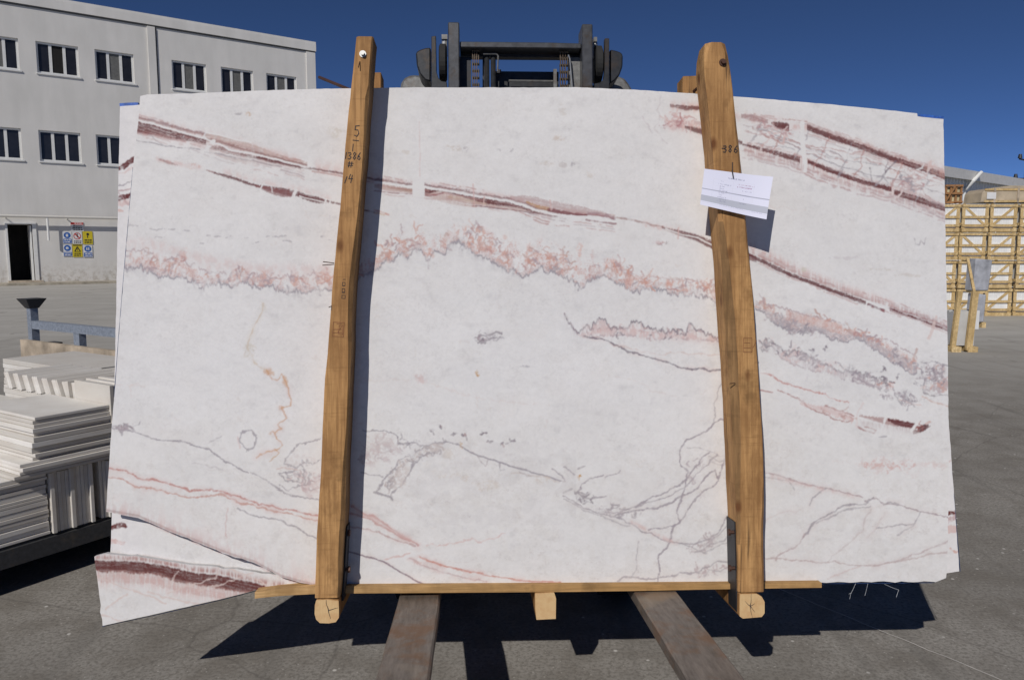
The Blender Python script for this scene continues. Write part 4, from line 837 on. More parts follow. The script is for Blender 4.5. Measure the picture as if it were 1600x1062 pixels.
crack([(333, 221), (322, 233), (314, 240)], 6.5, WHT, .95, 1.5, 0); crack([(484, 246), (486, 263)], 4.5, WHT, .95, 1, 0); crack([(496, 248), (493, 266)], 2, WHT, .8, 1, 0)
halo([(488, 264), (560, 278), (600, 285)], 13, 4, PINK, .5); band([(484, 261), (530, 269), (600, 280)], [(484, 264), (530, 272), (600, 284)], BURG, .8, .5); crack([(488, 267), (525, 274), (600, 288)], 1.4, (.45, .25, .23), .6, 1)
crack([(212, 219), (250, 226), (285, 231), (312, 233)], 1.1, GREY, .75, 2); crack([(320, 237), (360, 244), (400, 252), (440, 261)], 1.1, GREY, .6, 2); crack([(232, 210), (243, 220), (255, 226)], 1, GREY, .5, 2)
# --- second, thinner vein below it
crack([(322, 266), (334, 270), (345, 273)], 1.6, (.3, .14, .13), .7, 1.5); band([(334, 269), (360, 275), (400, 288), (440, 293), (480, 303), (522, 315)], [(334, 271), (360, 279), (400, 292), (440, 303), (480, 309), (522, 318)], BURG, .92, .3)
band([(398, 289), (420, 291), (458, 300)], [(398, 291), (425, 303), (441, 307), (458, 307)], (.24, .085, .08), .85, .5); band([(465, 301), (490, 309), (510, 314)], [(465, 307), (490, 316), (510, 317)], BURG, .95, .2); halo([(345, 268), (400, 283), (470, 298), (520, 312)], 7, 2, PINK, .35)
crack([(410, 288), (406, 296)], 2.0, WHT, .95, .5, 0); crack([(462, 297), (456, 310)], 4.5, WHT, .95, .8, 0); crack([(424, 291), (425, 300)], 1.3, WHT, .7, .5, 0); crack([(468, 306), (490, 312), (510, 316)], 1.3, WHT, .8, 1, 0); crack([(509, 311), (506, 321)], 3, WHT, .95, .5, 0); crack([(516, 312), (514, 322)], 2, WHT, .9, .5, 0)
crack([(522, 316), (560, 326), (585, 331)], 2.2, BURG, .7, 1.5); crack([(585, 328), (596, 331), (606, 334)], 2.4, SALM, .9, 1.5); crack([(585, 332), (600, 335)], 1.5, OCH, .6, 1)
band([(248, 247), (262, 251), (278, 257)], [(248, 250), (262, 256), (278, 258)], (.28, .12, .11), .8, .3); halo([(240, 246), (262, 252), (320, 262)], 3, 4, PINK, .45); patch(306, 259, 12, 4, SALM, .5)
# --- long middle vein
wm = [(585, 284), (644, 291), (664, 292), (710, 299), (747, 306), (785, 312), (810, 317), (835, 327), (865, 334), (917, 339), (960, 345)]
halo(sh(wm, -3), 6, 2, PINK, .55); halo(sh(wm, 6, 585, 880), 3, 7, PINK, .35)
band(sh(wm, -5, 560, 960), sh(wm, -1.5, 560, 960), (.24, .13, .13), .8, .35, 1.0)
band([(585, 287), (610, 289), (644, 294)], [(585, 293), (610, 298), (644, 303)], (.48, .33, .27), .65, .7); band([(605, 290), (644, 294)], [(605, 293), (644, 300)], (.30, .16, .10), .6, .5); crack([(585, 298), (644, 303)], 1.2, (.3, .16, .17), .6, 1.5)
band([(664, 295), (710, 302), (747, 309), (785, 315), (835, 330), (880, 337)], [(664, 305), (690, 315), (720, 321), (760, 324), (800, 328), (850, 335), (880, 338)], (.50, .33, .28), .62, .72, seed=1)
band([(664, 294), (690, 298), (710, 301), (747, 308), (785, 314), (810, 320), (835, 330), (850, 334)], [(664, 304), (685, 298), (710, 303), (735, 311), (760, 318), (785, 321), (810, 324), (835, 332), (850, 335)], BURG, .93, .38, seed=2)
crack([(664, 305), (680, 304), (692, 301)], 2, (.3, .12, .12), .7, 1); band([(700, 305), (730, 309), (760, 318)], [(700, 309), (730, 314), (760, 321)], (.5, .34, .2), .5, .6); crack([(740, 321), (790, 326), (850, 335), (870, 338)], 1.3, (.24, .13, .14), .75, 1.2)
band([(797, 306), (815, 305), (840, 309), (870, 316), (900, 321), (930, 328), (960, 337)], [(797, 312), (815, 317), (835, 323), (865, 330), (917, 337), (960, 342)], (.44, .28, .27), .62, .65, seed=3)
band([(822, 314), (840, 320), (858, 324)], [(822, 317), (840, 325), (858, 330)], (.50, .27, .10), .8, .4); band([(855, 325), (880, 329), (918, 335)], [(855, 331), (880, 334), (918, 339)], (.22, .08, .08), .9, .3); band([(918, 331), (950, 334), (962, 338)], [(918, 337), (950, 341), (962, 343)], (.30, .17, .19), .6, .7)
crack(wm, 2.8, WHT, .95, 1.5, 0); crack([(918, 338), (950, 341), (962, 346)], 4.2, WHT, .9, 1.5, 0)
crack([(915, 343), (940, 347), (962, 349)], 2.2, (.30, .15, .15), .75, 1.5); crack([(958, 339), (990, 343), (1015, 350), (1036, 355)], 2.2, (.38, .24, .22), .7, 1.5)
ys, xs = box(644.5, 663.5, 272, 318); comp(ys, xs, np.full(XX[ys, xs].shape, .97) * sm(YY[ys, xs], 274, 282) * (1 - sm(YY[ys, xs], 306, 316)), WHT); crack([(655, 145), (654, 280)], 9, (.765, .75, .745), .25, 2, 0); crack([(653, 310), (648, 380)], 11, (.765, .75, .745), .3, 2, 0); crack([(655, 190), (656, 275)], 1.0, PINK, .4, 1)
for q in ((739, 287, 741, 322), (756, 307, 755, 322), (859, 312, 861, 328)): crack([(q[0], q[1]), (q[2], q[3])], 1.3, PINK, .7, .6, 0)
halo([(1000, 350), (1040, 358), (1125, 383), (1180, 402)], 6, 3, PINK, .5); band([(1034, 354), (1060, 359), (1090, 367), (1125, 380), (1182, 400)], [(1034, 356), (1060, 367), (1090, 377), (1125, 394), (1182, 409)], BURG, .85, .55); crack([(1040, 357), (1065, 366), (1090, 371), (1110, 381), (1180, 403)], 1.7, WHT, .8, 1, 0); patch(1034, 379, 9, 3, BURG, .6, rot=-10)
crack([(1060, 355), (1059, 372)], 1.6, PINK, .7, .5, 0)
# --- its continuation right of the second post
m3 = [(1165, 396), (1179, 402), (1232, 428), (1305, 456), (1353, 472), (1390, 483), (1434, 497), (1484, 516)]
halo([(1165, 384), (1200, 398), (1250, 424), (1330, 456), (1400, 478)], 8, 3, PINK, .55, HATCH); halo(sh(m3, -5), 6, 1, (.50, .33, .31), .6, HATCH)
band(sh(m3, -3, 0, 1353), sh(m3, 3, 0, 1353), BURG, .93, .3); band(sh(m3, -5, 1380), sh(m3, 3, 1380), (.30, .15, .15), .75, .7); crack([(1388, 481), (1430, 496), (1484, 517)], 1.6, BURG, .9, 1.5); crack([(1357, 475), (1370, 481), (1382, 485)], 4, (.2, .08, .09), .9, 1.5); crack([(1386, 473), (1385, 489)], 5, WHT, .95, .8, 0)
crack([(1463, 494), (1459, 506), (1450, 527)], 4.5, (.70, .56, .52), .7, 2, 0)
# --- top right pair of burgundy veins with a net of cracks between
u4 = [(1160, 184), (1206, 192), (1232, 197), (1261, 199), (1305, 216), (1346, 230), (1397, 249), (1427, 259), (1456, 268), (1484, 280)]
l4 = [(1160, 226), (1213, 238), (1250, 250), (1302, 270), (1346, 284), (1393, 296), (1419, 305), (1452, 317), (1484, 330)]
halo(u4, 9, 5, PINK, .6); halo(l4, 7, 11, PINK, .55, HATCH); halo(sh(l4, 9), 3, 7, (.52, .36, .34), .35, HATCH)
band([(1158, 178), (1180, 179), (1200, 187)], [(1158, 184), (1180, 189), (1200, 193)], (.33, .17, .17), .7, .7); band([(1205, 191), (1220, 190), (1233, 193)], [(1205, 193), (1216, 202), (1233, 205)], BURG, .95, .15)
band(sh(u4, -5, 1255), sh(u4, 4, 1255), BURG, .93, .35); band(sh(u4, -9, 1255), sh(u4, -4, 1255), (.45, .24, .22), .4, .8)
band([(1160, 224), (1200, 232), (1250, 246)], [(1160, 227), (1200, 238), (1250, 255)], BURG, .9, .45); band([(1262, 249), (1302, 264), (1346, 280), (1393, 291)], [(1262, 255), (1290, 267), (1346, 287), (1380, 296), (1393, 300)], BURG, .95, .25); band([(1397, 296), (1430, 305), (1484, 324)], [(1397, 304), (1430, 315), (1484, 332)], BURG, .92, .35)
for s_ in (9, 14, 20): crack(sh(l4, s_), 1.1, (.45, .30, .32), .45, 3, .5)
rn_ = np.random.RandomState(3)
for k in range(26):
    x = rn_.uniform(1165, 1460); yt_ = np.interp(x, [p[0] for p in u4], [p[1] for p in u4]) + 6; yb_ = np.interp(x, [p[0] for p in l4], [p[1] for p in l4]) - 4; y = rn_.uniform(yt_, yb_)
    L = rn_.uniform(15, 60); crack([(x, y), (x + L * .5, y + L * .13 + rn_.uniform(-3, 3)), (x + L, y + L * .34 + rn_.uniform(-5, 5))], rn_.choice([1.0, 1.4, 1.8]), [GREY, (.42, .22, .20), (.55, .38, .36)][k % 3], rn_.uniform(.35, .75), 4)
for k in range(9):
    x = 1185 + k * 32 + rn_.uniform(-8, 8); yt_ = np.interp(x, [p[0] for p in u4], [p[1] for p in u4]) + 4; yb_ = np.interp(x, [p[0] for p in l4], [p[1] for p in l4]) - 2; crack([(x + 8, yt_), (x, (yt_ + yb_) / 2 + rn_.uniform(-4, 4)), (x - 14, yb_)], 1.3, [GREY, (.45, .22, .20)][k % 2], .6, 5)
crack([(1165, 205), (1210, 215), (1260, 226), (1330, 240), (1345, 236)], 1.3, (.45, .25, .24), .5, 4); crack([(1210, 214), (1290, 252), (1360, 272), (1420, 285), (1478, 305)], 1.2, GREY, .6, 3); crack([(1240, 222), (1300, 245), (1390, 262)], 1.1, GREY, .5, 3); crack([(1399, 250), (1392, 258), (1382, 270)], 1.8, DARK, .7, 2); crack([(1358, 262), (1362, 282)], 1.6, DARK, .6, 2)
crack([(1254, 192), (1252, 212), (1256, 235), (1257, 266)], 8, WHT, .95, 3, 0); crack([(1256, 225), (1238, 214)], 3, WHT, .8, 2, 0); crack([(1456, 252), (1448, 272), (1424, 282), (1398, 310)], 3.2, (.72, .62, .60), .85, 4, 0); crack([(1446, 250), (1440, 262), (1425, 268)], 2, WHT, .8, 2, 0); crack([(1230, 197), (1213, 210), (1196, 222), (1185, 236)], 2.2, (.70, .58, .56), .8, 4, 0)
halo([(1440, 258), (1484, 278)], 14, 6, SALM, .4); patch(1420, 282, 22, 16, (.48, .30, .30), .6); patch(1410, 268, 16, 10, SALM, .5)
rp_ = np.random.RandomState(9)
for L, offs in ((wl, (-8, -5, 6, 11, 15, 19, 24)), (wm, (-9, -6, 5, 9, 13, 17)), (m3, (-13, -10, -7, -5, 4, 6)), (u4, (-10, -7, 6, 8, 11)), (l4, (-7, -5, 7, 9, 12, 15, 18))):
    xa, xb = L[0][0], L[-1][0]
    for o_ in offs:
        x = xa + rp_.uniform(0, 20)
        while x < xb - 15:
            xe = min(xb, x + rp_.uniform(25, 90)); xs_l = np.linspace(x, xe, 5); crack([(q, float(np.interp(q, [p[0] for p in L], [p[1] for p in L])) + o_ + rp_.uniform(-.8, .8)) for q in xs_l], rp_.uniform(.9, 1.6), [(.46, .24, .22), (.55, .38, .36), (.42, .33, .34)][rp_.randint(3)], rp_.uniform(.25, .55), 2, .6); x = xe + rp_.uniform(5, 40)
ys, xs = box(645, 663.5, 272, 318); comp(ys, xs, np.full(XX[ys, xs].shape, .95) * sm(YY[ys, xs], 274, 282) * (1 - sm(YY[ys, xs], 306, 316)), WHT); crack([(1254, 192), (1252, 212), (1256, 235), (1257, 266)], 8, WHT, .95, 3, 0)
# left tips of that pair, between the middle and the right post
halo([(1044, 165), (1110, 170)], 7, 7, PINK, .75); halo([(1036, 193), (1075, 197), (1112, 205)], 9, 9, PINK, .7, FLB); band([(1047, 162), (1070, 165), (1115, 167)], [(1047, 166), (1070, 172), (1115, 171)], BURG, .85, .5); halo([(1110, 170), (1160, 184)], 6, 6, PINK, .5)
crack([(1036, 195), (1046, 188), (1060, 190), (1072, 185), (1088, 186)], 1.5, (.4, .16, .18), .6, 6); band([(1070, 196), (1090, 199), (1120, 208), (1160, 220)], [(1070, 200), (1090, 208), (1120, 217), (1160, 226)], BURG, .85, .5); band([(1084, 188), (1112, 193)], [(1084, 193), (1112, 200)], (.5, .33, .33), .5, .7); patch(1050, 196, 16, 8, (.40, .2, .22), .7, .4, .56)
crack([(1031, 150), (1026, 172), (1030, 192), (1022, 200), (1034, 212), (1043, 226)], 2, (.62, .58, .58), .55, 5); crack([(995, 188), (1003, 183), (1010, 195), (1017, 208)], 1.4, (.55, .5, .52), .5, 4)
# --- jagged salmon seam across the slab
e1_ = [(188, 414), (205, 415), (220, 416), (241, 429), (268, 432), (277, 427), (310, 447), (324, 447), (342, 438), (360, 445), (378, 438), (396, 447), (443, 450), (448, 456), (463, 450), (477, 456), (495, 448), (504, 451), (520, 447), (560, 430), (583, 422)]
up1 = [(188, 388), (238, 392), (241, 401), (263, 405), (281, 394), (292, 412), (304, 412), (324, 423), (346, 424), (362, 432), (378, 419), (391, 428), (445, 430), (472, 430), (495, 426), (520, 426)]
fringe(e1_, [(188, 30), (240, 32), (285, 40), (330, 28), (400, 24), (480, 30), (583, 30)], 8, .85, .8, 70, up1, 9, dens=.05); halo([(190, 378), (240, 380), (300, 400), (400, 420), (520, 420)], 8, 12, PINK, .30)
for q in ((212, 405, 12, 9), (240, 405, 9, 14), (298, 424, 9, 18), (365, 436, 10, 12), (412, 436, 22, 8), (462, 434, 18, 9), (503, 430, 12, 12), (288, 398, 8, 10)): patch(*q, SALM, .38, .42, .60, tex=FLB)
for x in (196, 222, 300, 343, 396, 448, 478, 497): crack([(x, 436 + (x > 440) * 10 - (x < 250) * 22), (x + 3, 448 + (x > 440) * 12 - (x < 250) * 24)], 2.6, GREY, .5, 3)
e2_ = [(583, 424), (594, 415), (598, 406), (614, 406), (623, 394), (637, 400), (646, 387), (657, 388), (668, 406), (680, 388), (695, 396), (704, 380), (716, 374), (731, 388), (754, 399), (770, 408), (792, 422), (801, 415), (817, 432), (832, 424), (840, 418), (855, 423), (866, 424), (877, 429), (900, 444), (906, 451), (922, 434), (941, 428), (966, 440), (995, 456), (1017, 448), (1057, 458), (1104, 460), (1125, 471), (1150, 480)]
fringe(e2_, [(583, 26), (640, 36), (668, 34), (705, 28), (722, 30), (745, 44), (790, 48), (850, 46), (905, 44), (960, 36), (1010, 30), (1060, 24), (1150, 22)], 7, .95, .85, 90, None, 7, dens=.05)
for q in ((609, 398, 6, 10), (637, 390, 9, 10), (668, 390, 8, 13), (687, 385, 8, 12), (725, 365, 12, 12), (748, 378, 12, 16), (768, 392, 14, 10), (787, 382, 7, 18), (814, 420, 9, 9), (828, 398, 8, 16), (853, 386, 9, 12), (877, 420, 8, 13), (897, 432, 9, 12), (905, 395, 10, 12), (950, 418, 10, 14), (985, 440, 10, 10), (1047, 442, 8, 12)): patch(*q, (.66, .31, .22), .45, .44, .6, tex=FLB)
for q in ((775, 408), (796, 421), (865, 418), (872, 423), (720, 382)): patch(q[0], q[1], 10, 7, GREY, .6, .42, .58)
crack([(668, 404), (668, 420)], 2, (.5, .42, .45), .5, 2); crack([(905, 448), (903, 453)], 3, GREY, .6, 2); crack([(957, 420), (1010, 432), (1060, 438), (1125, 448)], 1.2, (.5, .33, .33), .5, 7)
for (x, y, l) in ((201, 353, 14), (235, 356, 20), (262, 357, 10), (283, 360, 14), (322, 368, 22), (352, 371, 14), (380, 369, 8), (415, 370, 12), (440, 376, 16), (500, 371, 8), (430, 369, 20), (510, 375, 10), (312, 381, 6), (240, 370, 12), (392, 380, 12)): crack([(x, y), (x + l, y + rn_.uniform(-1, 1.5))], 1.4, GREY, .5, 4, .6)
# --- right of the second post
e5 = [(1180, 480), (1192, 489), (1214, 506), (1237, 520), (1262, 515), (1284, 518), (1298, 528), (1316, 532), (1334, 530), (1349, 530), (1361, 542), (1383, 556), (1406, 572), (1420, 580), (1433, 582)]
fringe(e5, [(1180, 14), (1220, 26), (1300, 28), (1325, 20), (1345, 10), (1370, 22), (1433, 26)], 4, .95, .9, 110, [(1180, 470), (1228, 482), (1275, 495), (1316, 504), (1327, 517), (1349, 524), (1388, 530), (1421, 549), (1433, 560)], 5, dens=.12, basegrey=1.0)
curls([(x, y - 2) for x, y in e5], [(1180, 12), (1300, 22), (1345, 8), (1433, 20)], 90, 13); band([(1195, 482), (1240, 500), (1290, 512), (1300, 520)], [(1195, 490), (1237, 518), (1284, 517), (1300, 526)], (.50, .46, .47), .45, .6); band([(1350, 530), (1390, 545), (1432, 566)], [(1350, 532), (1383, 556), (1432, 580)], (.50, .45, .46), .5, .6)
band([(1228, 483), (1275, 496), (1316, 506)], [(1228, 500), (1275, 510), (1316, 522)], SALM, .42, .6)
for (x, y, rx, ry) in ((1463, 592, 22, 28), (1450, 575, 14, 14), (1470, 600, 12, 16)): patch(x, y, rx, ry, (.47, .42, .44), .6, .36, .6); patch(x + 4, y, rx * .6, ry * .8, SALM, .35, .45, .6)
crack([(1436, 575), (1444, 590), (1442, 610), (1452, 617), (1482, 616)], 1.5, DARK, .6, 5); crack([(1440, 568), (1455, 562), (1482, 572)], 1.3, DARK, .55, 6); crack([(1448, 580), (1460, 575), (1456, 592), (1470, 588)], 1.4, DARK, .6, 8)
# --- second jagged seam (dark purple crest)
t6 = [(881, 484), (890, 500), (902, 515), (915, 507), (925, 508), (936, 490), (945, 494), (953, 508), (974, 507), (996, 502), (1010, 508), (1030, 514), (1051, 510), (1072, 514), (1076, 499), (1085, 508), (1097, 515), (1127, 526), (1150, 524)]
curls(e1_, [(188, 22), (300, 26), (400, 18), (583, 22)], 120, 11); curls(e2_, [(583, 22), (640, 34), (720, 30), (745, 42), (850, 42), (905, 40), (1010, 26), (1150, 18)], 330, 12)
def crest(L, low, amp, seed, a=.85, fill=.5, fcol=PINK):
    ys, xs = box(L[0][0], L[-1][0], min(p[1] for p in L) - 16, max(p[1] for p in low) + 14); xr = XX[0, xs]; e = (prof(L, xr, 3) + zig(xr, amp, seed, 9))[None] + amp * .4; b_ = (prof(low, xr, 3) + zig(xr, amp * .7, seed + 9, 9))[None]; y = YY[ys, xs] + JY[ys, xs] * 4
    g_ = 1 + np.abs(np.gradient(e[0]))[None] * .5; comp(ys, xs, fill * sm(y - e, 0, 2) * (1 - sm(y - b_, -1, 2)) * sm(FLB[ys, xs] * .6 + HATCH[ys, xs] * .4, .38, .6), fcol)
    comp(ys, xs, a * (1 - sm(np.abs(y - e) / g_, .6, 2.0)) * (.5 + .5 * sm(MID[ys, xs], .35, .5)), DARK); comp(ys, xs, a * .45 * (y > e) * np.exp(-np.maximum(y - e, 0) / 7) * sm(HATCH[ys, xs], .42, .62), (.42, .33, .36)); comp(ys, xs, a * .75 * (1 - sm(np.abs(y - b_) / g_, .4, 1.6)) * sm(MID[ys, xs], .32, .5), (.42, .34, .36))
crest(t6, [(881, 486), (902, 520), (911, 526), (966, 521), (1030, 529), (1051, 524), (1097, 528), (1150, 538)], 7, 131)
halo([(905, 512), (960, 514), (1140, 530)], 5, 9, PINK, .35)
crack([(911, 525), (918, 527), (940, 528), (962, 538), (983, 549), (1030, 561), (1052, 570), (1072, 575), (1114, 577), (1150, 577)], 1.8, DARK, .75, 3, .1, (.3, 4, PINK)); crack([(950, 536), (1000, 548), (1040, 552), (1140, 553)], 1.1, (.62, .45, .4), .4, 4)
t6b = [(1185, 531), (1201, 530), (1214, 537), (1230, 549), (1243, 543), (1257, 549), (1275, 560), (1297, 568), (1315, 576), (1331, 576), (1354, 580), (1365, 587), (1392, 598)]
crest(t6b, [(1185, 542), (1216, 553), (1239, 567), (1275, 578), (1302, 585), (1327, 591), (1351, 599), (1392, 607)], 6, 151, .75, .45, (.55, .47, .48))
for q in ((1240, 552, 16, 12), (1195, 535, 12, 10), (1385, 602, 12, 9), (1300, 575, 20, 9)): patch(*q, PINK, .5)
for q in ((1402, 618, 26, 10), (1425, 622, 20, 8), (1350, 588, 18, 9), (1290, 500, 10, 5)): patch(*q, GREY, .5, .48, .62)
for q in ((1289, 543), (1379, 577), (1332, 573), (1431, 599), (1400, 587), (1270, 548)): worms(q[0], q[1], 2.5, 2.5, 5, int(q[0]), [DARK, GREY], 0, (2, 4), (1.2, 2))
crack([(1440, 617), (1460, 628), (1480, 634)], 2, (.6, .40, .33), .6, 3); crack([(1405, 622), (1440, 632)], 1.2, SALM, .5, 4)
# --- thin red lines and the dark wedge below
crack([(1188, 581), (1207, 586), (1225, 598), (1250, 605), (1275, 612), (1300, 622), (1322, 628)], 1.6, (.55, .25, .22), .7, 4); crack([(1188, 609), (1205, 613)], 1.6, (.4, .18, .17), .7, 2)
crack([(1214, 611), (1248, 623), (1258, 632), (1275, 640), (1297, 650), (1322, 658), (1332, 656), (1328, 650)], 1.9, (.42, .22, .20), .75, 4); band([(1250, 628), (1290, 634), (1333, 648)], [(1250, 632), (1275, 640), (1333, 659)], PINK, .55, .6); crack([(1290, 632), (1333, 648)], 1.5, (.4, .2, .18), .7, 3)
crack([(1338, 665), (1350, 672), (1364, 677), (1366, 672), (1352, 667)], 1.6, (.42, .25, .24), .75, 3); crack([(1372, 682), (1385, 681)], 1.6, GREY, .7, 2)
band([(1342, 647), (1378, 652), (1400, 654), (1431, 662)], [(1342, 649), (1378, 661), (1400, 665), (1422, 668), (1431, 671)], (.36, .17, .15), .7, .5); band([(1387, 653), (1405, 656), (1432, 661)], [(1387, 657), (1405, 665), (1432, 669)], BURG, .97, .1); halo([(1342, 658), (1440, 672)], 2, 7, (.55, .45, .44), .45, HATCH)
band([(1434, 668), (1441, 662), (1451, 662)], [(1434, 673), (1443, 673), (1451, 666)], (.11, .03, .03), .97, .3); band([(1427, 671), (1437, 671)], [(1427, 677), (1437, 675)], (.2, .08, .07), .8, .5); worms(1440, 668, 9, 5, 12, 77, [(.15, .05, .05), RED], -20); crack([(1446, 661), (1452, 658)], 3, (.6, .35, .3), .6, 1)
crack([(1347, 630), (1340, 645), (1338, 668)], 3, (.73, .66, .64), .9, 3, 0); crack([(1386, 646), (1382, 655), (1372, 680)], 4.5, WHT, .92, 3, 0); crack([(1436, 655), (1424, 672)], 4.5, WHT, .95, 1, 0)
GP = [GREY, (.45, .38, .40), (.30, .25, .28)]
worms(1461, 590, 20, 26, 55, 31, GP + [SALM]); worms(1410, 560, 26, 11, 34, 32, GP + [SALM], 33); worms(1250, 512, 34, 7, 30, 33, GP, 10); worms(1405, 620, 32, 10, 40, 34, GP, 12); worms(1345, 588, 46, 8, 50, 35, GP, 22); worms(1255, 556, 40, 9, 34, 36, GP + [PINK], 25); worms(1203, 540, 14, 9, 16, 37, [DARK, GREY])
worms(1385, 600, 9, 7, 12, 38, [DARK, SALM]); worms(1010, 517, 100, 7, 44, 39, [DARK, (.5, .38, .38), PINK], 3); worms(1215, 500, 30, 10, 20, 40, GP, 30)
worms(592, 706, 36, 14, 60, 41, [(.52, .44, .43), (.46, .40, .42), (.6, .5, .48)], -18); worms(590, 686, 30, 10, 20, 42, [(.58, .5, .49)]); worms(665, 706, 34, 8, 40, 43, [(.50, .43, .41), GREY], -25); worms(615, 745, 8, 28, 34, 44, [(.5, .43, .42), GREY], 30); worms(640, 690, 18, 6, 14, 45, [GREY])
worms(475, 748, 26, 18, 34, 46, [(.52, .42, .43), GREY, (.6, .46, .45)]); worms(910, 775, 16, 8, 16, 47, [DARK, GREY]); worms(965, 798, 34, 7, 26, 48, [(.40, .36, .38)], 12); worms(1100, 848, 26, 9, 26, 49, [(.45, .37, .38)], -28); worms(1108, 888, 32, 6, 26, 50, [(.5, .4, .41)], -5); worms(1085, 735, 12, 26, 18, 51, [(.5, .44, .46)], 35)
worms(760, 528, 22, 9, 16, 52, [DARK, GREY, (.35, .22, .24)], -8); worms(195, 668, 22, 5, 16, 53, [GREY, DARK]); worms(1310, 645, 34, 7, 18, 54, [PINK, (.5, .33, .3)], 14); worms(1390, 728, 46, 8, 26, 55, [PINK]); worms(790, 560, 560, 300, 150, 56, [(.62, .60, .61), (.66, .60, .56)], 0, (5, 18), (1.0, 2.2), (.15, .4))
worms(1060, 188, 26, 12, 40, 57, [(.45, .22, .22), PINK, (.6, .4, .4)], 12); worms(1420, 285, 24, 14, 36, 58, [(.5, .3, .3), (.6, .45, .43), GREY]); worms(1210, 205, 30, 10, 24, 59, [(.5, .3, .3), PINK], 10)
# --- ochre crack
oc = [(410, 473), (409, 485), (407, 492), (398, 508), (393, 521), (387, 535), (386, 543), (399, 566), (418, 578), (423, 591), (432, 592), (441, 585), (447, 598), (450, 610), (455, 620), (454, 633), (438, 636), (442, 645), (446, 652), (437, 660), (434, 665), (439, 671), (428, 676), (433, 685), (441, 694), (436, 700), (422, 705), (405, 708), (399, 713)]
crack(oc[:9], 1.6, (.62, .50, .38), .6, 3, .3, (.3, 5, (.66, .60, .5))); crack(oc[8:], 1.6, (.60, .36, .22), .7, 3.5, .1, (.3, 5, PINK)); patch(388, 548, 9, 10, (.6, .53, .42), .55); patch(408, 478, 5, 10, (.6, .55, .48), .4)
for q in ((420, 580, 7, 5), (445, 596, 5, 8), (427, 676, 7, 4), (438, 636, 5, 4)): patch(*q, (.60, .33, .16), .6, .38, .52)
crack([(430, 700), (437, 706), (420, 720)], 1.2, OCH, .6, 4)
# --- lower left
crack([(170, 667), (190, 671), (209, 673), (230, 681), (249, 686), (292, 691), (325, 701), (351, 721), (365, 726), (387, 739)], 1.5, GREY, .8, 3, .1); patch(192, 668, 20, 6, (.42, .34, .36), .8); crack([(172, 664), (195, 664), (212, 672)], 1.2, GREY, .6, 5); crack([(390, 738), (404, 742), (437, 767), (470, 775), (500, 780)], 1.3, GREY, .6, 3)
lo_ = [(374, 676), (391, 673), (399, 683), (396, 698), (384, 703), (378, 695), (374, 684), (378, 674)]; crack(lo_, 1.6, GREY, .75, 5, .1); crack([(370, 680), (374, 698)], 1.2, PINK, .5, 4); crack([(325, 692), (335, 684), (345, 680)], 1.6, GREY, .5, 3); crack([(300, 724), (320, 726), (345, 732)], 1.8, (.55, .52, .53), .5, 4)
dj = [(168, 731), (173, 732), (196, 736), (216, 747), (255, 752), (295, 764), (328, 765), (358, 770), (397, 785), (437, 793), (496, 805), (545, 816), (563, 799)]
crack(dj[:11], 1.8, (.52, .25, .22), .8, 4, .15, (.35, 5, PINK)); crack([(168, 744), (190, 748), (216, 762), (249, 765), (295, 775), (351, 772), (371, 783), (410, 793), (500, 815)], 1.8, (.55, .30, .25), .72, 4, .2, (.35, 5, PINK))
crack([(371, 792), (385, 800), (404, 806), (430, 810), (463, 823), (480, 833), (495, 840)], 1.5, GREY, .75, 3, .1); crack([(356, 790), (354, 812), (354, 838)], 1.3, (.62, .45, .43), .55, 4)
eA = [(160, 796), (216, 806), (265, 828), (311, 846), (358, 865), (397, 877), (440, 900), (490, 913), (540, 916)]; ys, xs = box(160, 500, 770, 925); d = prof(eA, XX[0, xs])[None] - YY[ys, xs]; comp(ys, xs, .62 * (d > -5) * np.exp(-np.maximum(d, 0) / 9) * sm(FLB[ys, xs] * .5 + HATCH[ys, xs] * .5, .36, .6), (.56, .37, .36)); comp(ys, xs, .55 * (1 - sm(np.abs(d - 1), .5, 3)), (.33, .24, .23)); comp(ys, xs, .4 * (d > 0) * np.exp(-np.maximum(d, 0) / 18) * sm(FLA[ys, xs], .45, .65), PINK)
# loops beside the left post
for L in ([(500, 683), (486, 688), (476, 690), (463, 697), (455, 706), (447, 713), (446, 722), (455, 725), (463, 729), (472, 722), (476, 726), (479, 738), (470, 754), (455, 753), (444, 751), (436, 742), (445, 738), (457, 738), (462, 730)], [(500, 716), (485, 722), (474, 720)], [(470, 733), (478, 745), (474, 757), (482, 750), (484, 735)], [(434, 760), (450, 764), (470, 758), (490, 750)], [(445, 738), (452, 745), (470, 742)], [(430, 765), (470, 775), (500, 778)]): crack(L, 1.5, GREY, .75, 6, .15)
patch(486, 752, 22, 22, (.60, .47, .47), .55, .36, .6); patch(466, 720, 22, 16, (.64, .56, .55), .4); crack([(432, 732), (445, 728), (470, 735), (472, 745)], 1.4, (.6, .42, .38), .6, 4)
for L in ([(565, 672), (590, 673), (609, 675), (618, 679), (624, 685)], [(637, 712), (628, 716), (620, 725), (610, 738), (600, 750), (587, 768), (600, 773), (612, 778), (620, 762), (632, 748), (642, 733), (652, 722), (672, 708)], [(622, 690), (650, 694), (670, 697)], [(650, 706), (665, 697), (690, 689), (712, 694)], [(636, 718), (648, 722), (640, 735)], [(583, 768), (612, 779)], [(565, 738), (580, 742), (600, 744)]): crack(L, 1.5, GREY, .8, 5, .1)
patch(590, 710, 34, 14, (.62, .54, .54), .75, .38, .58, -18); patch(595, 690, 34, 12, (.66, .60, .59), .5); patch(668, 706, 28, 9, (.60, .53, .50), .8, .36, .56, -25); patch(625, 742, 10, 26, (.62, .55, .52), .7, .36, .56, 28)
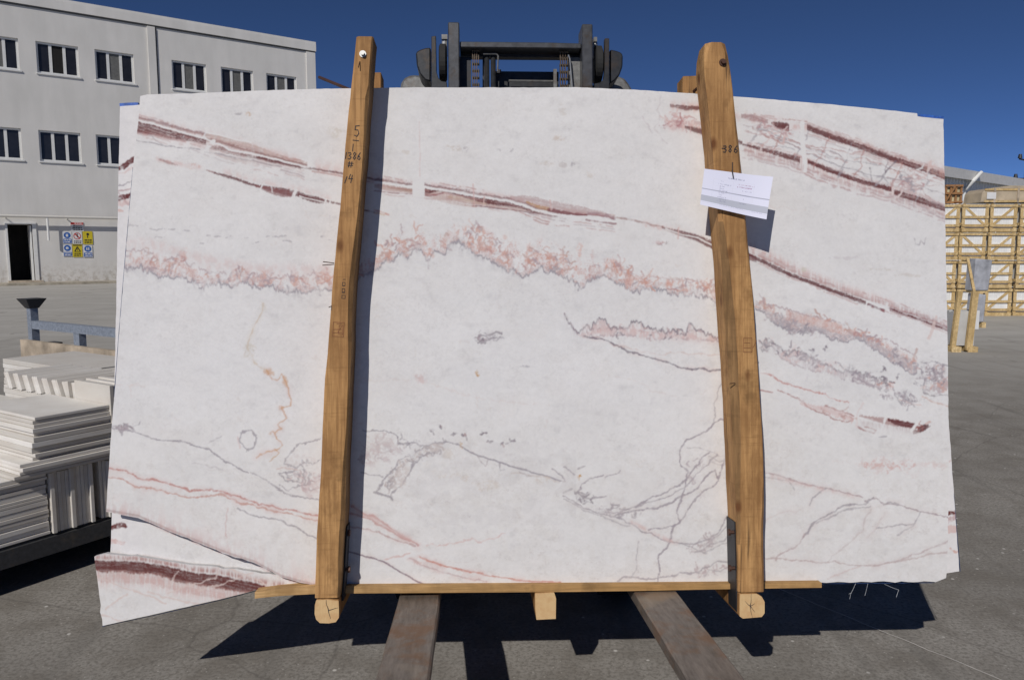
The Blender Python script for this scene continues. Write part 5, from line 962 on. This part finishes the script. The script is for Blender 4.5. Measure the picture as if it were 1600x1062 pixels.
crack([(712, 693), (730, 702), (745, 709), (780, 721), (820, 734), (860, 745), (880, 752)], 1.6, (.36, .33, .36), .85, 2, 0); crack([(745, 709), (752, 721), (757, 728), (762, 715)], 1.4, (.45, .40, .40), .75, 3); crack([(780, 722), (780, 733), (788, 732)], 1.4, GREY, .6, 3); crack([(812, 738), (822, 742), (830, 741)], 1.6, GREY, .6, 4); crack([(800, 738), (850, 744), (878, 754)], 2.4, (.58, .50, .46), .5, 3)
for q in ((700, 741, 22, 5), (752, 760, 26, 8), (850, 748, 14, 5), (728, 748, 8, 6), (700, 708, 12, 8)): patch(*q, (.63, .55, .47), .45)
ys, xs = box(640, 900, 690, 820); comp(ys, xs, .10 * sm(BLOT[ys, xs], .4, .6), GREY)
for (x, y, r_) in ((686, 667, 3), (675, 673, 2), (711, 678, 5), (725, 681, 3), (800, 687, 4), (785, 692, 5), (764, 691, 3), (754, 677, 3)): worms(x, y, r_ * 1.3, r_ * .6, 5, int(x), [DARK, GREY, (.42, .3, .3)], 0, (2, 5), (1.2, 2.2))
for (x, y) in ((747, 583), (905, 743), (720, 697)): worms(x, y, 3, 4, 6, int(x), [OCH, (.6, .45, .3)], 0, (2, 5), (1, 2))
for L in ([(742, 526), (752, 522), (760, 525)], [(764, 524), (775, 518), (783, 521)], [(745, 534), (756, 530), (757, 538)], [(748, 519), (752, 514)], [(765, 530), (772, 527)]): crack(L, 2.2, DARK, .7, 5, .3)
patch(760, 526, 26, 14, (.6, .56, .57), .4)
# fans at centre bottom
WM_ = (.36, .32, .35)
for L, w_, a_ in (([(879, 773), (902, 787), (938, 804), (973, 811), (1001, 827), (1034, 841), (1062, 848)], 1.3, .75), ([(879, 778), (910, 794), (950, 812), (985, 822)], 1.2, .5), ([(1062, 848), (1084, 855), (1103, 862)], 1.2, .6),
    ([(973, 797), (1006, 785), (1018, 775), (1030, 772), (1062, 757), (1075, 742), (1086, 726), (1107, 707)], 1.7, .85), ([(961, 806), (992, 797), (1025, 794), (1045, 787), (1060, 778), (1091, 761), (1100, 748), (1117, 733), (1121, 749), (1131, 717)], 1.7, .85), ([(990, 792), (1020, 783), (1048, 774), (1066, 762), (1098, 730), (1122, 709)], 1.5, .7),
    ([(1146, 658), (1127, 655), (1114, 660), (1105, 674), (1086, 680), (1072, 686), (1066, 696), (1062, 705), (1064, 726), (1073, 735), (1070, 755), (1067, 771), (1058, 799), (1060, 815), (1051, 822), (1047, 846), (1030, 865), (1029, 885), (1028, 912)], 1.7, .9), ([(1146, 598), (1132, 596), (1127, 597), (1120, 612), (1117, 628), (1116, 645), (1114, 658)], 1.2, .6),
    ([(1121, 751), (1104, 764), (1086, 778), (1075, 795), (1067, 806), (1053, 822), (1030, 824), (1011, 827)], 1.6, .8), ([(1146, 794), (1134, 808), (1126, 825), (1107, 841), (1086, 848), (1062, 848)], 1.5, .75), ([(1146, 806), (1134, 822), (1120, 835), (1098, 852)], 1.5, .6), ([(1146, 834), (1128, 845), (1110, 850), (1085, 862)], 1.3, .6), ([(1146, 846), (1128, 848), (1112, 858), (1098, 860)], 1.2, .5),
    ([(942, 742), (925, 747), (911, 754), (907, 762), (902, 768), (912, 776), (924, 778), (947, 775)], 1.5, .8), ([(945, 745), (965, 738), (968, 734)], 1.6, .6), ([(904, 770), (918, 782), (910, 785)], 1.2, .6), ([(880, 728), (892, 735), (898, 742)], 1.6, .6), ([(860, 730), (878, 742), (884, 752)], 1.5, .7), ([(902, 730), (912, 728)], 1.8, .6), ([(895, 762), (880, 768)], 1.2, .5), ([(955, 785), (965, 787)], 1.8, .7), ([(935, 800), (955, 800), (975, 805)], 1.5, .5),
    ([(964, 907), (975, 902), (987, 901), (1010, 903), (1030, 901), (1062, 896), (1079, 896), (1091, 893), (1098, 886), (1110, 881), (1120, 875), (1146, 880)], 1.7, .7), ([(987, 902), (992, 890), (997, 845)], 1.1, .45), ([(1100, 898), (1108, 888), (1125, 890), (1146, 880)], 1.3, .5), ([(1107, 715), (1146, 722)], 1.1, .5), ([(1108, 720), (1146, 728)], 1.0, .4), ([(1075, 698), (1090, 699), (1146, 716)], 1.0, .35)): crack(L, w_, WM_ if w_ > 1.2 else GREY, a_, 3.5, .15, (.18, 5, (.6, .53, .50)))
halo([(980, 812), (1035, 840), (1062, 849)], 4, 3, PINK, .5); patch(910, 775, 14, 8, GREY, .5)
for q in ((950, 800, 25, 7, 15), (1110, 842, 20, 7, -30), (1090, 740, 18, 6, -50), (1105, 895, 28, 6, 0), (1095, 775, 12, 5, -50)): patch(*q[:4], (.55, .49, .50), .45, rot=q[4])
# lower right fans
for L, w_, a_, c_ in (([(1190, 736), (1199, 738), (1230, 747), (1275, 759), (1310, 767), (1347, 776)], 1.6, .75, (.44, .34, .35)), ([(1352, 782), (1369, 779), (1380, 786), (1395, 787), (1432, 797), (1484, 806)], 1.6, .8, (.38, .30, .32)), ([(1365, 778), (1352, 786), (1320, 790), (1297, 799), (1284, 808), (1267, 820), (1260, 832), (1254, 839)], 1.8, .85, GREY), ([(1360, 790), (1325, 795), (1300, 804), (1275, 818)], 1.4, .6, GREY), ([(1256, 835), (1248, 848), (1230, 858), (1216, 867), (1212, 874)], 1.6, .7, (.48, .38, .38)), ([(1290, 763), (1267, 774), (1263, 791)], 1.3, .7, GREY),
    ([(1190, 870), (1230, 872), (1263, 876), (1309, 878), (1340, 882), (1369, 882), (1400, 876), (1432, 869), (1484, 860)], 1.5, .7, (.50, .40, .39)), ([(1360, 884), (1381, 880), (1405, 874), (1432, 863), (1455, 854), (1484, 844)], 1.4, .65, (.5, .4, .4)), ([(1438, 799), (1432, 812), (1428, 818), (1400, 819), (1369, 825)], 1.4, .7, GREY), ([(1430, 818), (1412, 828), (1402, 837)], 1.2, .5, GREY), ([(1360, 795), (1350, 812), (1347, 829), (1330, 845), (1313, 858), (1292, 876)], 1.5, .5, (.55, .48, .46)), ([(1290, 905), (1320, 893), (1345, 884)], 1.3, .45, (.6, .45, .43)), ([(1195, 745), (1235, 752), (1240, 764)], 1.2, .5, GREY), ([(1250, 795), (1215, 803), (1198, 812)], 1.0, .4, (.6, .5, .48)), ([(1380, 786), (1390, 784), (1402, 788)], 2.2, .6, GREY), ([(1384, 800), (1366, 828), (1355, 840)], 1.4, .35, (.58, .5, .48))): crack(L, w_, c_, a_, 3.5, .15, (.22, 6, (.62, .52, .50)))
halo([(1199, 742), (1347, 778)], 3, 4, PINK, .35); patch(1390, 728, 48, 12, PINK, .40, rot=5); patch(1335, 720, 30, 8, PINK, .25); patch(1455, 725, 20, 6, PINK, .35)
# bottom middle red lines
for L in ([(548, 790), (563, 798), (593, 811), (620, 830), (639, 842), (652, 852)], [(548, 800), (575, 808), (600, 822), (640, 845)]): crack(L, 2.0, (.52, .28, .26), .7, 3, .1, (.45, 5, PINK))
crack([(545, 822), (565, 826), (590, 829), (615, 842), (648, 853)], 1.5, (.50, .34, .33), .7, 3, .1, (.3, 4, PINK)); band([(556, 794), (600, 813), (640, 840)], [(556, 800), (600, 824), (640, 845)], PINK, .4, .6)
crack([(655, 868), (675, 877), (692, 883), (735, 892), (784, 902), (830, 906), (876, 910)], 2.2, (.58, .27, .22), .8, 3, .1, (.5, 5, PINK)); crack([(639, 870), (655, 879), (669, 886), (690, 893), (720, 900), (760, 908)], 1.6, (.5, .36, .36), .6, 3, .2, (.4, 5, PINK)); patch(648, 878, 9, 4, (.62, .4, .36), .6, rot=-15)
crack([(545, 860), (563, 865), (575, 870), (586, 873), (606, 880), (620, 889), (630, 895), (645, 903), (662, 911)], 1.6, (.24, .17, .20), .85, 2, 0, (.25, 4, PINK))
crack([(880, 753), (845, 785), (791, 834), (720, 856), (659, 860), (600, 876)], 5, (.765, .75, .745), .65, 5, 0); crack([(788, 834), (775, 840), (758, 843), (728, 842), (700, 849), (665, 852)], 1.6, (.66, .45, .42), .55, 5, .2); crack([(600, 875), (615, 870), (640, 862)], 1.5, PINK, .7, 3)
# small brown blots and faint streaks
for (x, y, rx, ry, c_) in ((709, 233, 14, 5, (.6, .53, .47)), (728, 232, 4, 4, GREY), (871, 215, 10, 4, (.6, .50, .42)), (856, 256, 12, 4, (.62, .56, .5)), (877, 257, 7, 4, (.55, .5, .48)), (893, 257, 5, 3, GREY), (922, 272, 10, 4, (.66, .6, .55)), (880, 170, 9, 8, (.64, .6, .56)), (634, 236, 8, 4, (.65, .6, .55)), (779, 235, 4, 3, GREY), (797, 235, 5, 3, GREY), (387, 178, 5, 3, OCH), (372, 177, 6, 2, GREY), (1255, 419, 5, 4, (.6, .55, .45)), (524, 205, 12, 8, (.62, .58, .52)), (1385, 420, 20, 3, (.6, .55, .5)), (1420, 430, 20, 3, (.62, .57, .52)), (1320, 402, 25, 3, (.6, .56, .57)), (820, 572, 8, 2, GREY), (1030, 378, 8, 3, (.6, .4, .4))): patch(x, y, rx, ry, c_, .65, .38, .55)
for L in ([(560, 590), (640, 595)], [(655, 592), (700, 608), (780, 625), (860, 632)], [(180, 600), (260, 603)], [(950, 585), (1060, 620)], [(1190, 320), (1260, 330)], [(205, 620), (200, 600), (230, 596)]): crack(L, 1.6, (.68, .58, .54), .30, 6, .4)
patch(658, 590, 10, 8, PINK, .5)
crack([(1428, 372), (1430, 381), (1436, 382), (1438, 374), (1443, 381), (1446, 371)], 1.3, GREY, .6, 1)
# --- the fallen corner piece at the bottom left
dt = [(140, 872), (148, 874), (222, 877), (272, 886), (305, 894), (338, 896), (371, 904), (417, 914), (450, 918)]; db = [(140, 886), (153, 889), (196, 890), (249, 895), (272, 904), (325, 912), (371, 921), (414, 925), (450, 926)]
ys, xs = box(130, 165, 860, 1000); ys2, xs2 = box(130, 500, 866, 990); dA = YY[ys2, xs2] - prof(eA, XX[0, xs2])[None]; low = (dA > 6) | (XX[ys2, xs2] < 160)
sv = img[ys2, xs2].copy(); halo(sh(dt, -4), 6, 3, (.45, .27, .25), .8, HATCH); band(dt, db, (.13, .035, .032), 1.0, .2, hair=6); band(db, sh(db, 15), (.40, .20, .17), .55, .5, mode='h', hair=8); halo(sh(db, 12), 8, 14, PINK, .55, HATCH)
for L in ([(147, 897), (190, 915), (240, 935), (260, 942)], [(200, 928), (180, 938), (165, 950)], [(150, 957), (200, 972)], [(395, 893), (360, 905), (345, 912), (310, 920)], [(340, 880), (338, 900), (300, 912), (262, 925)], [(360, 885), (400, 905), (420, 915)], [(280, 890), (262, 915)], [(230, 925), (300, 942), (340, 945)]): crack(L, 1.8, (.68, .56, .52), .75, 4, .1)
img[ys2, xs2] = np.where(low[..., None], img[ys2, xs2], sv)
# back slabs' own veins where they show past the front slab (left strip, right corner)
EXTRA = [((183, 262), (215, 249), 9, BURG, .9), ((183, 270), (215, 262), 3, PINK, .5), ((183, 289), (212, 281), 1.5, GREY, .8), ((182, 298), (212, 292), 2, (.45, .28, .28), .7), ((182, 312), (210, 303), 7, BURG, .9), ((182, 320), (210, 312), 8, PINK, .6), ((183, 328), (190, 330), 4, SALM, .6),
    ((176, 822), (192, 818), 10, BURG, .9), ((174, 845), (192, 846), 8, PINK, .8), ((1481, 800), (1492, 798), 5, BURG, .95), ((1481, 814), (1494, 806), 12, (.45, .25, .25), .6), ((1481, 826), (1494, 826), 10, PINK, .7), ((1484, 856), (1496, 862), 2, SALM, .8), ((1482, 720), (1488, 716), 3, PINK, .5)]
img_b = img.copy(); keep = img; img = img_b
pl_ = box(130, 222, 150, 880); img[pl_] = np.stack([val[pl_] * s for s in (1, .975, .972)], -1); pr_ = box(1476, 1530, 150, 940); img[pr_] = np.stack([val[pr_] * s for s in (1, .975, .972)], -1)
for (a, b, w_, c_, al) in EXTRA: crack([a, b], w_, c_, al, 4, .25)
crack([(186, 300), (200, 320), (212, 300)], 1.5, (.5, .35, .35), .6, 5)
img_back = img; img = keep

# resample both pictures into slab coordinates (metres on the slab) and make images of them
UA, UB_, VA, VB = -1.80, 1.75, -.22, 1.98; TW, TH = 1650, 1023
gu, gv = np.meshgrid(UA + (np.arange(TW) + .5) / TW * (UB_ - UA), VA + (np.arange(TH) + .5) / TH * (VB - VA))
P = [OB[k] + ex[k] * gu + eu[k] * gv - C0[k] for k in range(3)]
cx_ = sum(P[k] * RT[k] for k in range(3)); cy_ = sum(P[k] * UP[k] for k in range(3)); cz_ = sum(P[k] * FW[k] for k in range(3))
mx = np.clip(800 + FOC * cx_ / cz_ - X0 - .5, 0, CWp - 1.01); my = np.clip(531 - FOC * cy_ / cz_ - Y0 - .5, 0, CHp - 1.01)
def make_image(name, a):
    xi, yi = mx.astype(int), my.astype(int); fx, fy = (mx - xi)[..., None], (my - yi)[..., None]
    o = (a[yi, xi] * (1 - fx) + a[yi, xi + 1] * fx) * (1 - fy) + (a[yi + 1, xi] * (1 - fx) + a[yi + 1, xi + 1] * fx) * fy
    o = np.clip(o, 0, 1); o = np.where(o <= .0031308, o * 12.92, 1.055 * o ** (1 / 2.4) - .055)
    im = bpy.data.images.new(name, TW, TH, alpha=False); buf = np.ones((TH, TW, 4), np.float32); buf[..., :3] = o; im.pixels.foreach_set(buf.ravel()); im.update(); im.pack(); return im
def marble(name, im):
    t = NT(name, .16, 0, .5); uv = t.n('ShaderNodeUVMap'); tx = t.n('ShaderNodeTexImage'); tx.image = im; tx.interpolation = 'Cubic'; t.l(uv.outputs[0], tx.inputs[0])
    v = t.coord(); f1 = t.noise(v, 220, 3, .6); f2 = t.noise(v, 28, 6, .7, .5)
    c = t.mix(t.ramp(f2, [(.38, .07), (.55, 0.0)]), tx.outputs[0], (.55, .53, .53), 'MIX'); c = t.mix(t.ramp(f1, [(.35, .05), (.6, 0.0)]), c, (.4, .39, .4))
    t.color(c); t.l(t.ramp(t.noise(v, 5, 6, .7), [(.3, .12), (.7, .26)]), t.b.inputs['Roughness']); return t.m
M['marble'] = marble('white_marble_with_burgundy_veins', make_image('marble_front', img)); M['marble_back'] = marble('white_marble_of_the_slabs_behind', make_image('marble_back', img_back))
M['slab_edge'] = simple('sawn_slab_edge', (.55, .54, .54), .7, var=.15, scale=30)
def slab(poly, w, label, m, th=.0195, rough_ids=(), seed=0, name='marble_slab', group='marble slabs in the bundle'):
    rr = random.Random(seed); pts = []; k_ = len(poly)
    for i in range(k_):
        (x0, y0), (x1, y1) = poly[i], poly[(i + 1) % k_]; n = max(1, int(math.hypot(x1 - x0, y1 - y0) / 9))
        for j in range(n):
            t_ = j / n; a = .55 if i in rough_ids else .18; pts.append((x0 + (x1 - x0) * t_ + rr.gauss(0, a), y0 + (y1 - y0) * t_ + rr.gauss(0, a)))
    q = [loc(x, y, w) for x, y in pts]; qa = [loc(x, y, 0) for x, y in pts]   # same picture position measured on the front plane
    n = len(q); me = bpy.data.meshes.new(name); vs = [(a, w, b) for a, b in q] + [(a, w + th, b) for a, b in q]
    fs = [tuple(range(n)), tuple(reversed(range(n, 2 * n)))] + [(i, i + n, (i + 1) % n + n, (i + 1) % n) for i in range(n)]
    me.from_pydata(vs, [], fs); uvl = me.uv_layers.new(name='UVMap'); cu = [((a - UA) / (UB_ - UA), (b - VA) / (VB - VA)) for a, b in qa]
    for p in me.polygons:
        p.material_index = 0 if p.index < 2 else 1
        for li in p.loop_indices: uvl.data[li].uv = cu[me.loops[li].vertex_index % n]
    me.materials.append(m); me.materials.append(M['slab_edge'])
    bm = bmesh.new(); bm.from_mesh(me); bmesh.ops.recalc_face_normals(bm, faces=bm.faces); bm.to_mesh(me); bm.free()
    o = bpy.data.objects.new(name, me); COL.objects.link(o); o.matrix_world = BM; tag(o, label, 'marble slab', group, 'thing'); return o
def strip(pts, w, par, name='backing_mesh_edge', wd_=.006, m=None):
    mb = MB()
    for (a, b) in zip(pts[:-1], pts[1:]):
        p, q = loc(*a, w), loc(*b, w); mb.bar((p[0], w, p[1]), (q[0], w, q[1]), .012 if wd_ > .005 else .004, wd_, (0, 0, 1))
    o = mb.build(name, m or (M['blue_tape'] if wd_ > .005 else M['blue_edge']), None); o.parent = par; o.matrix_world = BM
A = slab([(219, 150), (230, 148), (300, 146), (400, 142), (500, 139), (640, 137), (800, 137), (900, 139), (1000, 144), (1100, 151), (1200, 159), (1300, 168), (1400, 177), (1440, 183), (1474, 186), (1476, 290), (1478, 400), (1481, 560), (1482.5, 700), (1481, 860), (1478, 902), (1462, 908), (1300, 909), (1100, 911), (900, 913), (700, 914.5), (600, 915.5), (490, 914.5), (440, 901), (397, 879), (358, 867), (311, 848), (265, 830), (216, 809), (166, 799), (170, 730), (175, 660), (181, 590), (186, 520), (196, 400), (207, 270), (216, 190)],
     0, 'largest white marble slab at the front with burgundy and salmon veins', M['marble'], rough_ids=(19, 20, 21, 22, 23, 24, 25, 26, 27, 28, 29, 30, 31, 32), seed=1)
strip([(1437, 181.2), (1450, 182.2), (1462, 184), (1473, 184.6)], .012, A, wd_=.010); strip([(208, 262), (196, 400), (186, 520), (178.5, 620)], .0235, A, wd_=.0014); strip([(450, 916), (600, 917), (900, 914.8), (1100, 912.8), (1300, 910.8), (1460, 909.5)], .012, A, wd_=.0022)
D = slab([(147, 869), (158, 866), (165, 865), (230, 871), (300, 882), (380, 890), (440, 899), (500, 905), (520, 912), (470, 914), (430, 916), (400, 921), (350, 934), (250, 957), (160, 977), (157, 945), (153, 910)], .022, 'broken corner piece with a thick dark burgundy band, hanging at the bottom left', M['marble'], rough_ids=(2, 3, 4, 5, 6, 14), seed=2, group=None)
strip([(160, 978), (250, 958.5), (350, 935.5), (400, 922.5), (435, 917)], .032, D, wd_=.0014)
top_b = [(900, 136.5), (1000, 141), (1100, 147.5), (1200, 155), (1300, 163.5), (1400, 173.5), (1433, 177.5)]
slab([(240, 152), (600, 139)] + top_b + [(1434, 184), (1470, 190), (1478, 700), (1476, 900), (500, 911), (189, 905), (188.5, 870), (191, 812), (215, 500)], .045, 'second slab, whose edge shows as a thin line above the front slab top right', M['marble_back'], seed=3)
s3 = slab([(187.5, 166), (218, 164), (240, 155), (800, 142), (1440, 188), (1476, 600), (1481, 640), (1499, 892), (1478, 895), (1000, 905), (500, 905), (171, 905), (172.5, 860), (175, 800), (178, 640), (181.5, 480), (184, 330)], .067, 'slab showing as a strip at the left and a corner at the lower right', M['marble_back'], rough_ids=(0,), seed=4)
strip([(188, 165), (200, 164), (217, 163.5)], .077, s3, wd_=.012); strip([(1484, 700), (1500, 892)], .088, s3, wd_=.0014)
for i in range(4): slab([(230 + 9 * i, 166), (800, 146 + i), (1430 - 10 * i, 192), (1460, 600), (1470, 896), (1000, 905), (220 + i * 5, 905), (222 + i * 6, 500)], .089 + .022 * i, 'hidden slab number %s behind the others, face not visible' % ('four', 'five', 'six', 'seven')[i] if False else 'plain slab deep inside the bundle behind the veined ones', M['marble_back'], seed=5 + i, group='inner slabs of the bundle')
# loose backing fibres hanging from the bottom edge
FB = tag(MB().build('fibre_strands', M['fibre'], None), 'few thin pale fibre strands hanging under the slab bottom right', 'fibres') if False else None
mb = MB()
for L in ([(1337, 911), (1334, 920), (1331, 928), (1330, 937)], [(1330, 926), (1327, 928)], [(1356, 911), (1355, 920), (1353, 931)], [(1382, 912), (1395, 918), (1406, 922), (1403, 934)]):
    mb.tube([(loc(x, y, .01)[0], .01 + .004 * i, loc(x, y, .01)[1]) for i, (x, y) in enumerate(L)], .0006, 5)
o = mb.build('fibre_strands', M['fibre'], None); o.parent = A; o.matrix_world = BM

# ------------------------------------------------------------------ printed paper label pinned to the right post
PWp = PW - .012
cor_ = [(1101, 263.5), (1206, 277.5), (1194.5, 344), (1093.5, 320)]
pq = [loc(x, y, PWp) for x, y in cor_]; n_ = 14; vs = []; fs = []; uvs = []
def bil(s_, t_): return [pq[0][k] * (1 - s_) * (1 - t_) + pq[1][k] * s_ * (1 - t_) + pq[2][k] * s_ * t_ + pq[3][k] * (1 - s_) * t_ for k in (0, 1)]
for j in range(9):
    for i in range(n_ + 1):
        s_, t_ = i / n_, j / 8; u, v_ = bil(s_, t_); w = PWp + .012 * ((s_ - .48) * 2) ** 2 * (-1 if s_ > .48 else .2) - .006 * t_ * t_; vs.append((u, w, v_)); uvs.append((s_, 1 - t_))
for j in range(8):
    for i in range(n_): a = j * (n_ + 1) + i; fs.append((a, a + 1, a + n_ + 2, a + n_ + 1))
pw_, ph_ = 520, 300; pi = np.ones((ph_, pw_, 3), np.float32) * np.array((.78, .79, .93), np.float32)
def pr_rect(x0, y0, x1, y1, c, a=1): pi[int(y0):int(y1), int(x0):int(x1)] = pi[int(y0):int(y1), int(x0):int(x1)] * (1 - a) + np.array(c) * a
pr_rect(0, 158, 520, 166, (.45, .46, .56)); pr_rect(0, 214, 520, 262, (.50, .52, .60)); pr_rect(0, 270, 520, 273, (.7, .7, .8))
for x in (80, 235, 395): pr_rect(x, 70, x + 1.5, 232, (.6, .6, .72), .7)
for y in (70, 96, 122, 148, 180, 206): pr_rect(80, y, 396, y + 1.5, (.6, .6, .72), .5)
pr = np.random.RandomState(4)
def pseudo(x, y, n, h, c, a, gap=2):
    for _ in range(n):
        wv = pr.randint(3, 8)
        for yy_ in range(int(h)):
            if pr.rand() > .25: pr_rect(x + pr.randint(0, 3), y + yy_, x + wv - pr.randint(0, 2), y + yy_ + 1, c, min(1, a * (.75 + .6 * pr.rand())))
        x += wv + gap + (5 if pr.rand() > .78 else 0)
pseudo(190, 44, 15, 11, (.15, .15, .25), .8)
for i, (n, y) in enumerate(((3, 76), (12, 100), (5, 118), (5, 134), (9, 150), (7, 168), (4, 184), (9, 202), (8, 218), (9, 234))): pseudo(120 + (12 - n) * 2, y, n, 8, (.2, .2, .32), .7)
pseudo(270, 82, 15, 8, (.35, .15, .25), .7); pseudo(268, 100, 16, 9, (.3, .1, .22), .85); pseudo(310, 126, 8, 8, (.25, .2, .35), .6); pseudo(285, 158, 12, 7, (.2, .2, .32), .6); pseudo(325, 186, 1, 8, (.2, .2, .3), .7); pseudo(300, 218, 8, 10, (.2, .2, .3), .75); pseudo(150, 262, 24, 5, (.3, .3, .45), .6, 1); pseudo(400, 264, 14, 5, (.3, .3, .5), .6, 1)
im = bpy.data.images.new('label_print', pw_, ph_, alpha=False); o_ = np.clip(pi[::-1], 0, 1); o_ = np.where(o_ <= .0031308, o_ * 12.92, 1.055 * o_ ** (1 / 2.4) - .055); buf = np.ones((ph_, pw_, 4), np.float32); buf[..., :3] = o_; im.pixels.foreach_set(buf.ravel()); im.update(); im.pack()
t = NT('printed_label_in_plastic', .35, 0, .4); uv = t.n('ShaderNodeUVMap'); tx = t.n('ShaderNodeTexImage'); tx.image = im; t.l(uv.outputs[0], tx.inputs[0]); t.color(tx.outputs[0])
me = bpy.data.meshes.new('paper_label'); nv = len(vs); me.from_pydata(vs + [(x, y + .0006, z) for x, y, z in vs], [], fs + [tuple(i + nv for i in reversed(f)) for f in fs]); ul_ = me.uv_layers.new(name='UVMap')
for p in me.polygons:
    p.use_smooth = True
    for li in p.loop_indices: ul_.data[li].uv = uvs[me.loops[li].vertex_index % nv]
me.materials.append(t.m); o = bpy.data.objects.new('paper_label', me); COL.objects.link(o); o.matrix_world = BM; tag(o, 'printed bluish white paper label with grey bar pinned to the right post', 'label')
a, b = loc(1144, 266, PWp - .004), loc(1146, 278, PWp - .004); pinn = MB().tube([(a[0], PWp - .004, a[1]), (b[0], PWp - .004, b[1])], .0022, 6).build('pin', M['ink'], None); pinn.parent = o; pinn.matrix_world = BM
